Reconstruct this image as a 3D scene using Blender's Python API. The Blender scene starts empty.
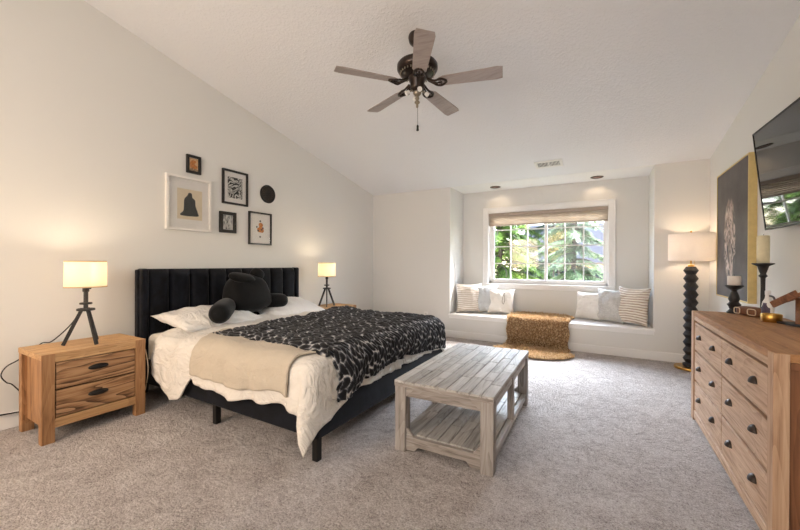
import bpy, bmesh, math, random
import numpy as np
from mathutils import Vector, Matrix, noise
R = math.radians
PI = math.pi
rng = random.Random(7)
nrg = np.random.default_rng(11)
scene = bpy.context.scene
col = scene.collection

# ------------------------------------------------------------------ camera
cam_d = bpy.data.cameras.new('camera')
cam = bpy.data.objects.new('camera', cam_d)
col.objects.link(cam)
cam_d.sensor_fit = 'HORIZONTAL'
cam_d.sensor_width = 36.0
cam_d.lens = 36.0 * 355.5 / 800.0
cam_d.clip_start = 0.05
cam_d.clip_end = 300
yaw, pit, rol = R(29.848), R(-0.167), R(0.2396)
fw = Vector((-math.sin(yaw) * math.cos(pit), math.cos(yaw) * math.cos(pit), math.sin(pit)))
r0 = Vector((math.cos(yaw), math.sin(yaw), 0))
u0 = r0.cross(fw)
rr = r0 * math.cos(rol) + u0 * math.sin(rol)
uu = -r0 * math.sin(rol) + u0 * math.cos(rol)
m = Matrix((rr, uu, -fw)).transposed().to_4x4()
m.translation = Vector((0, 0, 1.2))
cam.matrix_world = m
scene.camera = cam

# ------------------------------------------------------------------ world, sun, area lights, exposure
world = bpy.data.worlds.new('world')
scene.world = world
world.use_nodes = True
wn = world.node_tree.nodes
wl = world.node_tree.links
sky = wn.new('ShaderNodeTexSky')
sky.sky_type = 'NISHITA'
sky.sun_disc = False
sky.sun_elevation = R(48)
sky.sun_rotation = R(30)
sky.air_density = 1.0
sky.dust_density = 1.5
wl.new(sky.outputs[0], wn['Background'].inputs[0])
wn['Background'].inputs[1].default_value = 1.1

def light(name, kind, loc, energy, color, rot=None, target=None, size=None, size_y=None, radius=None):
    d = bpy.data.lights.new(name, kind)
    d.energy = energy
    d.color = color
    if kind == 'AREA':
        d.shape = 'RECTANGLE'
        d.size = size
        d.size_y = size_y
    if kind == 'POINT' or kind == 'SPOT':
        d.shadow_soft_size = radius
    o = bpy.data.objects.new(name, d)
    col.objects.link(o)
    o.location = loc
    if target is not None:
        o.rotation_euler = (Vector(target) - Vector(loc)).to_track_quat('-Z', 'Y').to_euler()
    return o

sun = light('sun', 'SUN', (4, 14, 12), 5.0, (1.0, 0.95, 0.86), target=(4 - 0.78, 14 - 0.75, 11))
sun.data.angle = R(0.6)
# added fill lamps: one above the trees outside, two unseen behind the camera
light('sky_fill', 'AREA', (-0.4, 12.0, 5.4), 4300, (0.80, 0.90, 1.0), target=(-0.9, 4.5, 1.0), size=8.0, size_y=3.2)  # added lamp, strengthens the sky light coming through the alcove window
light('rear_fill', 'AREA', (-1.0, -1.45, 1.9), 22, (1.0, 0.97, 0.94), target=(-1.6, 3.0, 2.1), size=2.4, size_y=1.8)  # added neutral fill, the rear wall has no window
light('warm_rear_fill', 'AREA', (-2.6, -1.45, 1.4), 36, (1.0, 0.76, 0.55), target=(-2.5, 1.4, 0.0), size=1.0, size_y=1.6)  # added warm fill on the left floor and bed, no lamp stands here
scene.view_settings.view_transform = 'Standard'
scene.view_settings.look = 'None'
scene.view_settings.exposure = 1.15
scene.view_settings.gamma = 1.0
scene.view_settings.use_curve_mapping = False

# ------------------------------------------------------------------ materials
def srgb(r, g, b):
    f = lambda c: ((c / 255.0) / 12.92 if c / 255.0 <= 0.04045 else ((c / 255.0 + 0.055) / 1.055) ** 2.4)
    return (f(r), f(g), f(b), 1.0)

class NT:
    def __init__(self, name):
        self.m = bpy.data.materials.new(name)
        self.m.use_nodes = True
        self.t = self.m.node_tree
        self.b = self.t.nodes['Principled BSDF']
        self.out = self.t.nodes['Material Output']
    def n(self, kind, **kw):
        x = self.t.nodes.new('ShaderNode' + kind)
        for k, v in kw.items():
            if isinstance(v, (int, float, tuple)) and k in [i.name for i in x.inputs]:
                x.inputs[k].default_value = v
            else:
                setattr(x, k, v)
        return x
    def l(self, a, b):
        self.t.links.new(a, b)
    def coords(self, kind='Object', scale=(1, 1, 1), rot=(0, 0, 0)):
        tc = self.n('TexCoord')
        mp = self.n('Mapping')
        mp.inputs['Scale'].default_value = scale
        mp.inputs['Rotation'].default_value = rot
        self.l(tc.outputs[kind], mp.inputs[0])
        return mp.outputs[0]
    def noise(self, vec, scale, detail=3, rough=0.55, dist=0.0):
        x = self.n('TexNoise')
        x.inputs['Scale'].default_value = scale
        x.inputs['Detail'].default_value = detail
        x.inputs['Roughness'].default_value = rough
        x.inputs['Distortion'].default_value = dist
        self.l(vec, x.inputs['Vector'])
        return x.outputs['Fac']
    def ramp(self, fac, stops):
        x = self.n('ValToRGB')
        e = x.color_ramp.elements
        e[0].position, e[0].color = stops[0]
        e[1].position, e[1].color = stops[-1]
        for p, c in stops[1:-1]:
            k = e.new(p)
            k.color = c
        self.l(fac, x.inputs[0])
        return x.outputs[0]
    def mix(self, fac, a, b, mode='MIX'):
        x = self.n('Mix')
        x.data_type = 'RGBA'
        x.blend_type = mode
        for s, v in ((0, fac), (6, a), (7, b)):
            if hasattr(v, 'default_value') or hasattr(v, 'is_linked'):
                self.l(v, x.inputs[s])
            else:
                x.inputs[s].default_value = v
        return x.outputs[2]
    def math(self, op, a, b=0.0):
        x = self.n('Math')
        x.operation = op
        for s, v in ((0, a), (1, b)):
            if isinstance(v, (int, float)):
                x.inputs[s].default_value = v
            else:
                self.l(v, x.inputs[s])
        return x.outputs[0]
    def bump(self, h, strength=0.3, dist=0.01):
        x = self.n('Bump')
        x.inputs['Strength'].default_value = strength
        x.inputs['Distance'].default_value = dist
        self.l(h, x.inputs['Height'])
        self.l(x.outputs[0], self.b.inputs['Normal'])
    def base(self, c):
        if isinstance(c, tuple):
            self.b.inputs['Base Color'].default_value = c
        else:
            self.l(c, self.b.inputs['Base Color'])
    def rough(self, v):
        self.b.inputs['Roughness'].default_value = v

def mat_plain(name, c, rough=0.6, metal=0.0, vary=0.06, scale=30, bump=0.0, spec=0.5, coat=0.0):
    t = NT(name)
    v = t.noise(t.coords(), scale, 3)
    dark = tuple(x * (1 - vary) for x in c[:3]) + (1,)
    lite = tuple(min(1, x * (1 + vary)) for x in c[:3]) + (1,)
    t.base(t.ramp(v, [(0.3, dark), (0.7, lite)]))
    t.rough(rough)
    t.b.inputs['Metallic'].default_value = metal
    t.b.inputs['Specular IOR Level'].default_value = spec
    if coat:
        t.b.inputs['Coat Weight'].default_value = coat
    if bump:
        t.bump(v, bump, 0.004)
    return t.m

def mat_wall(name, c, scale=220, strength=0.12):
    t = NT(name)
    vec = t.coords()
    v = t.noise(vec, scale, 4, 0.6)
    t.base(c)
    t.rough(0.85)
    t.b.inputs['Specular IOR Level'].default_value = 0.2
    t.bump(v, strength, 0.004)
    return t.m

def mat_ceiling():
    t = NT('textured_ceiling_paint')
    vec = t.coords()
    v = t.noise(vec, 42, 3, 0.6, 0.5)
    vv = t.ramp(v, [(0.45, (0, 0, 0, 1)), (0.62, (1, 1, 1, 1))])
    t.base(srgb(236, 236, 237))
    t.rough(0.9)
    t.b.inputs['Specular IOR Level'].default_value = 0.15
    t.bump(vv, 0.38, 0.006)
    return t.m

def mat_carpet():
    t = NT('cut_pile_carpet')
    vec = t.coords()
    a = t.noise(vec, 120, 4, 0.75)
    b = t.noise(vec, 7.5, 5, 0.7, 1.2)
    c = t.noise(vec, 42, 3, 0.65)
    mixv = t.math('ADD', t.math('MULTIPLY', a, 0.55), t.math('ADD', t.math('MULTIPLY', b, 0.25), t.math('MULTIPLY', c, 0.2)))
    t.base(t.ramp(mixv, [(0.38, srgb(114, 100, 96)), (0.48, srgb(194, 183, 178)), (0.60, srgb(236, 230, 227))]))
    t.rough(1.0)
    t.b.inputs['Specular IOR Level'].default_value = 0.05
    t.b.inputs['Sheen Weight'].default_value = 0.25
    h = t.math('ADD', t.math('MULTIPLY', a, 0.5), t.math('ADD', t.math('MULTIPLY', c, 0.8), t.math('MULTIPLY', b, 0.9)))
    t.bump(h, 1.0, 0.035)
    return t.m

def mat_wood(name, c1, c2, c3, axis=1, grain=26, along=2.2, rough=0.55, bump=0.15, tone=0.25, ring=0.5):
    """wood with grain running along one axis of the object"""
    t = NT(name)
    sc = [grain, grain, grain]
    sc[axis] = along
    geo = t.n('NewGeometry')
    tc = t.n('TexCoord')
    off = t.n('VectorMath')
    off.operation = 'SCALE'
    comb = t.n('CombineXYZ')
    for i in range(3):
        t.l(geo.outputs['Random Per Island'], comb.inputs[i])
    t.l(comb.outputs[0], off.inputs[0])
    off.inputs['Scale'].default_value = 9.0
    add = t.n('VectorMath')
    add.operation = 'ADD'
    t.l(tc.outputs['Object'], add.inputs[0])
    t.l(off.outputs[0], add.inputs[1])
    mp = t.n('Mapping')
    mp.inputs['Scale'].default_value = sc
    t.l(add.outputs[0], mp.inputs[0])
    v = t.noise(mp.outputs[0], 1.0, 6, 0.6, 1.2)
    mp2 = t.n('Mapping')
    mp2.inputs['Scale'].default_value = [x * (3.2 if i != axis else 1.0) for i, x in enumerate(sc)]
    t.l(add.outputs[0], mp2.inputs[0])
    v2 = t.noise(mp2.outputs[0], 1.0, 4, 0.6, 0.4)
    mp3 = t.n('Mapping')
    s3 = [5.0] * 3
    s3[axis] = 0.9
    mp3.inputs['Scale'].default_value = s3
    t.l(add.outputs[0], mp3.inputs[0])
    big = t.noise(mp3.outputs[0], 1.0, 2, 0.5, 0.6)
    rings = t.math('FRACT', t.math('MULTIPLY', big, 14.0))
    mixed = t.math('ADD', t.math('ADD', t.math('MULTIPLY', v, 0.55), t.math('MULTIPLY', v2, 0.45 - 0.2 * ring)), t.math('MULTIPLY', rings, 0.2 * ring))
    colr = t.ramp(mixed, [(0.33, c3), (0.48, c1), (0.64, c2)])
    val = t.math('ADD', t.math('MULTIPLY', geo.outputs['Random Per Island'], tone), 1.0 - tone * 0.6)
    hsv = t.n('HueSaturation')
    t.l(val, hsv.inputs['Value'])
    t.l(colr, hsv.inputs['Color'])
    t.base(hsv.outputs[0])
    t.rough(rough)
    t.bump(mixed, bump, 0.004)
    return t.m

def mat_fabric(name, c, scale=350, bump=0.25, rough=0.95, sheen=0.15, vary=0.06, wrinkle=0.0):
    t = NT(name)
    vec = t.coords()
    v = t.noise(vec, scale, 2)
    w = t.noise(vec, 9, 3)
    dark = tuple(x * (1 - vary) for x in c[:3]) + (1,)
    t.base(t.ramp(t.math('ADD', t.math('MULTIPLY', v, 0.6), t.math('MULTIPLY', w, 0.4)), [(0.35, dark), (0.6, c)]))
    t.rough(rough)
    t.b.inputs['Sheen Weight'].default_value = sheen
    t.b.inputs['Specular IOR Level'].default_value = 0.2
    t.bump(t.math('ADD', v, t.math('MULTIPLY', w, 1.5)), bump, 0.004)
    if wrinkle:
        z = t.noise(t.coords('Object', (2.2, 5.5, 3.0), (0, 0, 0.5)), 1.6, 4, 0.55, 1.6)
        ridge = t.math('ABSOLUTE', t.math('SUBTRACT', z, 0.5))
        b2 = t.n('Bump')
        b2.inputs['Strength'].default_value = wrinkle
        b2.inputs['Distance'].default_value = 0.06
        t.l(ridge, b2.inputs['Height'])
        b1 = t.b.inputs['Normal'].links[0].from_node
        t.l(b2.outputs[0], b1.inputs['Normal'])
    return t.m

def mat_velvet(name, c, lite):
    t = NT(name)
    vec = t.coords()
    w = t.noise(vec, 7, 4, 0.6, 1.0)
    t.base(t.ramp(w, [(0.35, c), (0.7, lite)]))
    t.rough(0.7)
    t.b.inputs['Sheen Weight'].default_value = 0.16
    t.b.inputs['Sheen Roughness'].default_value = 0.4
    t.b.inputs['Specular IOR Level'].default_value = 0.15
    t.bump(t.noise(vec, 220, 2), 0.2, 0.002)
    return t.m

def mat_attr(name, stops, attr='tone', rough=0.9, sheen=0.2, bump=0.0, translucent=0.0):
    t = NT(name)
    a = t.n('Attribute')
    a.attribute_name = attr
    c = t.ramp(a.outputs['Fac'], stops)
    t.base(c)
    t.rough(rough)
    t.b.inputs['Sheen Weight'].default_value = sheen
    t.b.inputs['Specular IOR Level'].default_value = 0.2
    if bump:
        t.bump(t.noise(t.coords(), 260, 2), bump, 0.003)
    if translucent:
        tr = t.n('BsdfTranslucent')
        t.l(c, tr.inputs[0])
        mx = t.n('MixShader')
        mx.inputs[0].default_value = translucent
        t.l(t.b.outputs[0], mx.inputs[1])
        t.l(tr.outputs[0], mx.inputs[2])
        t.l(mx.outputs[0], t.out.inputs[0])
    return t.m

def mat_shade(name, c, tr=0.6):
    t = NT(name)
    vec = t.coords('Object', (1, 1, 1))
    v = t.noise(vec, 300, 2)
    cc = t.ramp(v, [(0.3, tuple(x * 0.93 for x in c[:3]) + (1,)), (0.7, c)])
    t.base(cc)
    t.rough(0.9)
    t.b.inputs['Specular IOR Level'].default_value = 0.1
    x = t.n('BsdfTranslucent')
    t.l(cc, x.inputs[0])
    mx = t.n('MixShader')
    mx.inputs[0].default_value = tr
    t.l(t.b.outputs[0], mx.inputs[1])
    t.l(x.outputs[0], mx.inputs[2])
    t.l(mx.outputs[0], t.out.inputs[0])
    return t.m

def mat_glass(name, tint=(1, 1, 1, 1), refl=0.06):
    t = NT(name)
    tr = t.n('BsdfTransparent')
    tr.inputs[0].default_value = tint
    gl = t.n('BsdfGlossy')
    gl.inputs['Roughness'].default_value = 0.02
    lw = t.n('LayerWeight')
    lw.inputs[0].default_value = 0.25
    fac = t.math('ADD', t.math('MULTIPLY', lw.outputs['Fresnel'], 0.35), refl * 0.3)
    mx = t.n('MixShader')
    t.l(fac, mx.inputs[0])
    t.l(tr.outputs[0], mx.inputs[1])
    t.l(gl.outputs[0], mx.inputs[2])
    t.l(mx.outputs[0], t.out.inputs[0])
    return t.m

def mat_emit(name, c, s):
    t = NT(name)
    t.base(c)
    t.b.inputs['Emission Color'].default_value = c
    t.b.inputs['Emission Strength'].default_value = s
    return t.m

def mat_stripes(name, c1, c2, axis, period, duty=0.25, bump=0.4):
    """repeated stripes across a cushion, measured on its UV sheet"""
    t = NT(name)
    uv = t.n('UVMap')
    sp = t.n('SeparateXYZ')
    t.l(uv.outputs[0], sp.inputs[0])
    wob = t.noise(t.coords('Object'), 12, 2)
    x = t.math('ADD', t.math('MULTIPLY', sp.outputs[axis], 1.0 / period), t.math('MULTIPLY', wob, 0.45))
    f = t.math('FRACT', x)
    tri = t.math('ABSOLUTE', t.math('SUBTRACT', f, 0.5))
    t.base(t.ramp(tri, [(0.5 - duty, c1), (0.5 - duty * 0.6, c2)]))
    t.rough(0.95)
    t.b.inputs['Sheen Weight'].default_value = 0.2
    t.bump(t.math('SUBTRACT', 0.5, tri), bump, 0.02)
    return t.m

M = {}
M['wall'] = mat_wall('greige_wall_paint', srgb(226, 224, 219))
M['ceiling'] = mat_ceiling()
M['trim'] = mat_wall('white_trim_paint', srgb(240, 238, 235), 60, 0.03)
M['carpet'] = mat_carpet()
M['oak'] = mat_wood('warm_oak', srgb(186, 144, 98), srgb(206, 168, 122), srgb(138, 98, 62), 1, 34, 2.5)
M['oak_up'] = mat_wood('warm_oak_upright', srgb(160, 116, 76), srgb(182, 138, 96), srgb(112, 74, 44), 2, 30, 2.5)
M['oak_drawer'] = mat_wood('warm_oak_drawer_front', srgb(162, 120, 82), srgb(190, 150, 110), srgb(84, 54, 32), 1, 46, 3.6, bump=0.35, ring=1.7)
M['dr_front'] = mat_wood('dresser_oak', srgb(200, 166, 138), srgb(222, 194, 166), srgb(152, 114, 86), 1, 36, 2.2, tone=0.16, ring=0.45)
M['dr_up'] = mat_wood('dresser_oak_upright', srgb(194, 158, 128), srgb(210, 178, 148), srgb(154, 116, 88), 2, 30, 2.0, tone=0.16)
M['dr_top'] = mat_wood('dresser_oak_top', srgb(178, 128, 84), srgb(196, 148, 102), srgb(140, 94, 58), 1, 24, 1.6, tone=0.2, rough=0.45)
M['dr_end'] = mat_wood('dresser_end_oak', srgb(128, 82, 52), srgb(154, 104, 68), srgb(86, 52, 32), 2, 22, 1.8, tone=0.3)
M['grey_y'] = mat_wood('weathered_grey_plank', srgb(184, 180, 175), srgb(204, 202, 198), srgb(128, 122, 116), 1, 26, 2.2, rough=0.6, bump=0.35, tone=0.38)
M['grey_x'] = mat_wood('weathered_grey_rail', srgb(160, 151, 144), srgb(182, 175, 169), srgb(114, 105, 98), 0, 26, 2.2, rough=0.75, bump=0.3, tone=0.25)
M['grey_z'] = mat_wood('weathered_grey_post', srgb(162, 154, 148), srgb(184, 178, 172), srgb(118, 109, 103), 2, 26, 2.2, rough=0.75, bump=0.3, tone=0.2)
M['gap'] = mat_plain('gap_shade_carcass', srgb(30, 20, 14), 0.9)  # carcass coloured near black to put shade into the gaps round the drawers
M['black'] = mat_plain('black_metal', srgb(24, 22, 21), 0.45, 0.3)
M['blackwood'] = mat_wood('ebonised_wood', srgb(34, 31, 30), srgb(48, 44, 42), srgb(20, 18, 17), 2, 20, 3, rough=0.5, bump=0.1)
M['plastic_black'] = mat_plain('black_rubber_cord', srgb(20, 19, 18), 0.5)
M['cord_white'] = mat_plain('cream_cord', srgb(214, 196, 170), 0.5)
M['white_plastic'] = mat_plain('white_plastic', srgb(236, 233, 228), 0.4, vary=0.02)
M['velvet'] = mat_velvet('black_navy_velvet', srgb(10, 11, 15), srgb(24, 27, 36))
M['plush'] = mat_velvet('charcoal_plush', srgb(11, 11, 12), srgb(21, 21, 22))
M['sheet'] = mat_fabric('cream_cotton_sheet', srgb(230, 222, 210), 420, 0.2)
M['duvet'] = mat_fabric('off_white_duvet', srgb(232, 226, 217), 420, 0.22, wrinkle=0.8)
M['pillow'] = mat_fabric('white_pillowcase', srgb(242, 238, 232), 420, 0.25, wrinkle=0.8)
M['blanket'] = mat_fabric('beige_waffle_blanket', srgb(200, 188, 170), 150, 0.9, wrinkle=0.4)
M['brass'] = mat_plain('brass', srgb(204, 160, 84), 0.28, 1.0)
M['gold'] = mat_plain('gold_leaf_frame', srgb(216, 192, 132), 0.45, 0.4)
M['bronze'] = mat_plain('dark_bronze', srgb(52, 40, 34), 0.35, 0.7, coat=0.3)
M['pewter'] = mat_plain('dark_pewter', srgb(70, 62, 58), 0.42, 0.8)
M['mirror_steel'] = mat_plain('aged_nickel', srgb(150, 140, 124), 0.3, 0.9)
M['shade'] = mat_shade('linen_lamp_shade', srgb(250, 242, 226), 0.55)
M['shade_trim'] = mat_plain('lamp_shade_trim', srgb(196, 170, 132), 0.8)
M['bulb'] = mat_emit('lit_bulb', srgb(255, 226, 180), 3.0)
M['glass'] = mat_glass('window_glass')
M['frosted'] = mat_glass('clear_socket_glass', (0.93, 0.94, 0.95, 1), 0.9)
M['ivory'] = mat_plain('ivory_wax', srgb(226, 214, 178), 0.5)
M['wax'] = mat_plain('white_wax', srgb(232, 222, 212), 0.5)
M['paper'] = mat_plain('white_mat_board', srgb(236, 233, 228), 0.9, vary=0.02)
M['frame_black'] = mat_plain('black_frame_wood', srgb(26, 24, 23), 0.4)
M['frame_white'] = mat_plain('white_frame_wood', srgb(238, 234, 228), 0.5, vary=0.03)

# ------------------------------------------------------------------ mesh helpers
class MB:
    """collects shapes and links them as ONE mesh object"""
    def __init__(self):
        self.v, self.f, self.uv, self.tone = [], [], {}, None
    def add(self, vs, fs):
        b = len(self.v)
        self.v.extend([tuple(x) for x in vs])
        self.f.extend([tuple(i + b for i in q) for q in fs])
        return b
    def box(self, x0, x1, y0, y1, z0, z1, rot=None, origin=None):
        vs = [Vector((x, y, z)) for z in (z0, z1) for y in (y0, y1) for x in (x0, x1)]
        if rot is not None:
            o = Vector(origin) if origin is not None else Vector(((x0 + x1) / 2, (y0 + y1) / 2, (z0 + z1) / 2))
            vs = [rot @ (v - o) + o for v in vs]
        self.add(vs, [(0, 2, 3, 1), (4, 5, 7, 6), (0, 1, 5, 4), (2, 6, 7, 3), (0, 4, 6, 2), (1, 3, 7, 5)])
        return self
    def bar(self, p0, p1, w, t=None, up=(0, 0, 1), w1=None):
        p0, p1 = Vector(p0), Vector(p1)
        t = w if t is None else t
        d = (p1 - p0).normalized()
        a = d.cross(Vector(up))
        if a.length < 1e-4:
            a = d.cross(Vector((1, 0, 0)))
        a.normalize()
        b = a.cross(d)
        k = 1.0 if w1 is None else w1 / w
        vs = [p + a * sx * w / 2 * s + b * sy * t / 2 * s for p, s in ((p0, 1.0), (p1, k)) for sx, sy in ((-1, -1), (1, -1), (1, 1), (-1, 1))]
        self.add(vs, [(0, 1, 2, 3), (7, 6, 5, 4), (0, 4, 5, 1), (1, 5, 6, 2), (2, 6, 7, 3), (3, 7, 4, 0)])
        return self
    def cyl(self, p0, p1, r0, r1=None, n=24, cap=True):
        p0, p1 = Vector(p0), Vector(p1)
        r1 = r0 if r1 is None else r1
        d = (p1 - p0).normalized()
        a = d.orthogonal().normalized()
        b = d.cross(a)
        vs = []
        for p, r in ((p0, r0), (p1, r1)):
            for i in range(n):
                q = 2 * PI * i / n
                vs.append(p + (a * math.cos(q) + b * math.sin(q)) * r)
        fs = [(i, (i + 1) % n, n + (i + 1) % n, n + i) for i in range(n)]
        if cap:
            fs += [tuple(range(n - 1, -1, -1)), tuple(range(n, 2 * n))]
        self.add(vs, fs)
        return self
    def lathe(self, prof, c=(0, 0, 0), n=32, axis='Z', capped=True):
        vs, fs = [], []
        for r, z in prof:
            for i in range(n):
                q = 2 * PI * i / n
                p = (r * math.cos(q), r * math.sin(q), z)
                if axis == 'X':
                    p = (z, r * math.cos(q), r * math.sin(q))
                vs.append((p[0] + c[0], p[1] + c[1], p[2] + c[2]))
        k = len(prof)
        for j in range(k - 1):
            for i in range(n):
                fs.append((j * n + i, j * n + (i + 1) % n, (j + 1) * n + (i + 1) % n, (j + 1) * n + i))
        if capped:
            fs.append(tuple(range(n - 1, -1, -1)))
            fs.append(tuple((k - 1) * n + i for i in range(n)))
        self.add(vs, fs)
        return self
    def tube(self, pts, r, n=8, r1=None):
        pts = [Vector(p) for p in pts]
        vs, fs = [], []
        a = None
        for k, p in enumerate(pts):
            d = (pts[min(k + 1, len(pts) - 1)] - pts[max(k - 1, 0)]).normalized()
            if a is None:
                a = d.orthogonal().normalized()
            a = (a - d * a.dot(d)).normalized()
            b = d.cross(a)
            q = r if r1 is None else r + (r1 - r) * k / (len(pts) - 1)
            vs += [p + (a * math.cos(2 * PI * i / n) + b * math.sin(2 * PI * i / n)) * q for i in range(n)]
        for k in range(len(pts) - 1):
            for i in range(n):
                fs.append((k * n + i, k * n + (i + 1) % n, (k + 1) * n + (i + 1) % n, (k + 1) * n + i))
        fs.append(tuple(range(n - 1, -1, -1)))
        fs.append(tuple((len(pts) - 1) * n + i for i in range(n)))
        self.add(vs, fs)
        return self
    def grid(self, fn, nu, nv, uvscale=(1, 1)):
        vs, us = [], []
        for j in range(nv + 1):
            for i in range(nu + 1):
                u, v = i / nu, j / nv
                vs.append(fn(u, v))
                us.append((u * uvscale[0], v * uvscale[1]))
        fs = [(j * (nu + 1) + i, j * (nu + 1) + i + 1, (j + 1) * (nu + 1) + i + 1, (j + 1) * (nu + 1) + i) for j in range(nv) for i in range(nu)]
        b = self.add(vs, fs)
        for k, q in enumerate(us):
            self.uv[b + k] = q
        return self
    def ball(self, c, rx, ry=None, rz=None, nu=24, nv=16, rot=None, power=1.0, fn=None):
        ry = rx if ry is None else ry
        rz = rx if rz is None else rz
        c = Vector(c)
        vs = []
        for j in range(nv + 1):
            t = PI * j / nv
            for i in range(nu):
                q = 2 * PI * i / nu
                s = lambda x: math.copysign(abs(x) ** power, x)
                p = Vector((s(math.sin(t)) * s(math.cos(q)) * rx, s(math.sin(t)) * s(math.sin(q)) * ry, s(math.cos(t)) * rz))
                if fn:
                    p = fn(p)
                if rot is not None:
                    p = rot @ p
                vs.append(p + c)
        fs = [(j * nu + i, j * nu + (i + 1) % nu, (j + 1) * nu + (i + 1) % nu, (j + 1) * nu + i) for j in range(nv) for i in range(nu)]
        self.add(vs, [tuple(reversed(f)) for f in fs])
        return self
    def prism(self, poly, axis, a0, a1):
        """polygon in the two other axes, extruded along axis"""
        n = len(poly)
        mk = {'X': lambda p, a: (a, p[0], p[1]), 'Y': lambda p, a: (p[0], a, p[1]), 'Z': lambda p, a: (p[0], p[1], a)}[axis]
        vs = [mk(p, a0) for p in poly] + [mk(p, a1) for p in poly]
        fs = [tuple(range(n)), tuple(range(2 * n - 1, n - 1, -1))] + [(i, n + i, n + (i + 1) % n, (i + 1) % n) for i in range(n)]
        self.add(vs, fs)
        return self
    def build(self, name, mat, parent=None, smooth=False, bevel=0.0, solid=0.0, sub=0, fix=True, loc=None, rot=None, seg=2, autosmooth=None):
        me = bpy.data.meshes.new(name)
        me.from_pydata([tuple(v) for v in self.v], [], self.f)
        if self.uv:
            lay = me.uv_layers.new(name='UVMap')
            for lp in me.loops:
                lay.data[lp.index].uv = self.uv.get(lp.vertex_index, (0, 0))
        if self.tone is not None:
            at = me.attributes.new('tone', 'FLOAT', 'POINT')
            at.data.foreach_set('value', np.asarray(self.tone, dtype=np.float32))
        if fix:
            bm = bmesh.new()
            bm.from_mesh(me)
            bmesh.ops.recalc_face_normals(bm, faces=bm.faces)
            bm.to_mesh(me)
            bm.free()
        if smooth:
            me.polygons.foreach_set('use_smooth', [True] * len(me.polygons))
        me.materials.append(mat)
        o = bpy.data.objects.new(name, me)
        col.objects.link(o)
        if parent is not None:
            o.parent = parent
        if loc is not None:
            o.location = loc
        if rot is not None:
            o.rotation_euler = rot
        if solid:
            md = o.modifiers.new('thickness', 'SOLIDIFY')
            md.thickness = solid
            md.offset = -1
        if bevel:
            md = o.modifiers.new('edge', 'BEVEL')
            md.width = bevel
            md.segments = seg
            md.limit_method = 'ANGLE'
            md.angle_limit = R(40)
        if sub:
            md = o.modifiers.new('smooth', 'SUBSURF')
            md.levels = sub
            md.render_levels = sub
        if autosmooth:
            bm = bmesh.new()
            bm.from_mesh(me)
            for e in bm.edges:
                if len(e.link_faces) == 2 and e.calc_face_angle(0) > R(autosmooth):
                    e.smooth = False
            bm.to_mesh(me)
            bm.free()
            me.polygons.foreach_set('use_smooth', [True] * len(me.polygons))
        return o

def tag(o, label, cat, group=None, kind=None):
    o['label'] = label
    o['category'] = cat
    if group:
        o['group'] = group
    if kind:
        o['kind'] = kind
    return o

def thing(name, label, cat, loc=(0, 0, 0), rz=0.0, group=None):
    o = bpy.data.objects.new(name, None)
    o.empty_display_size = 0.1
    col.objects.link(o)
    o.location = loc
    o.rotation_euler = (0, 0, rz)
    return tag(o, label, cat, group)

def struct(o):
    o['kind'] = 'structure'
    return o

def kids(o):
    return [c for c in bpy.data.objects if c.parent == o]

def copy_tree(o, parent=None):
    c = o.copy()
    col.objects.link(c)
    if parent is not None:
        c.parent = parent
    for k in kids(o):
        copy_tree(k, c)
    return c

def box(x0, x1, y0, y1, z0, z1):
    return MB().box(x0, x1, y0, y1, z0, z1)

# ------------------------------------------------------------------ the room
XL, XR, YB, YF, YA = -3.733, 1.088, 5.5, -1.6, 6.13
AX0, AX1 = -2.205, 0.548          # alcove opening
def ceil_z(x, y):
    s = (x - XL) / (XR - XL)
    return (2.470 + 0.21 * (YB - y)) * (1 - s) + (2.470 + 0.157 * (YB - y)) * s
T = 0.12
struct(box(XL - T, XR + T, YF - T, YA + T, -0.12, 0).build('floor', M['carpet']))
n = 12
g = MB()
g.grid(lambda u, v: (XL + (XR - XL) * u, YF + (YB - YF) * v, ceil_z(XL + (XR - XL) * u, YF + (YB - YF) * v)), n, n)
g.grid(lambda u, v: (XL + (XR - XL) * u, YF + (YB - YF) * v, ceil_z(XL + (XR - XL) * u, YF + (YB - YF) * v) + 0.1), n, n)
struct(g.build('ceiling', M['ceiling'], fix=False))
struct(MB().prism([(YF, 0), (YB, 0), (YB, ceil_z(XL, YB) + 0.05), (YF, ceil_z(XL, YF) + 0.05)], 'X', XL - T, XL).build('wall_left', M['wall']))
struct(MB().prism([(YF, 0), (YB, 0), (YB, ceil_z(XR, YB) + 0.05), (YF, ceil_z(XR, YF) + 0.05)], 'X', XR, XR + T).build('wall_right', M['wall']))
struct(MB().prism([(XL, 0), (XR, 0), (XR, ceil_z(XR, YF) + 0.05), (XL, ceil_z(XL, YF) + 0.05)], 'Y', YF - T, YF).build('wall_rear', M['wall']))
struct(box(XL, AX0, YB, YA, 0, 2.47).build('wall_back_left', M['wall']))
struct(box(AX1, XR, YB, YA, 0, 2.47).build('wall_back_right', M['wall']))
# wall of the alcove with the window hole
WX0, WX1, WZ0, WZ1 = -1.745, 0.055, 0.875, 2.085
wa = MB()
wa.box(AX0, WX0, YA, YA + T, 0.3, 2.47)
wa.box(WX1, AX1, YA, YA + T, 0.3, 2.47)
wa.box(WX0, WX1, YA, YA + T, 0.3, WZ0)
wa.box(WX0, WX1, YA, YA + T, WZ1, 2.47)
struct(wa.build('wall_alcove', M['wall']))
struct(box(AX0, AX1, YB, YA + T, 2.468, 2.53).build('ceiling_alcove', M['trim']))
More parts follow.
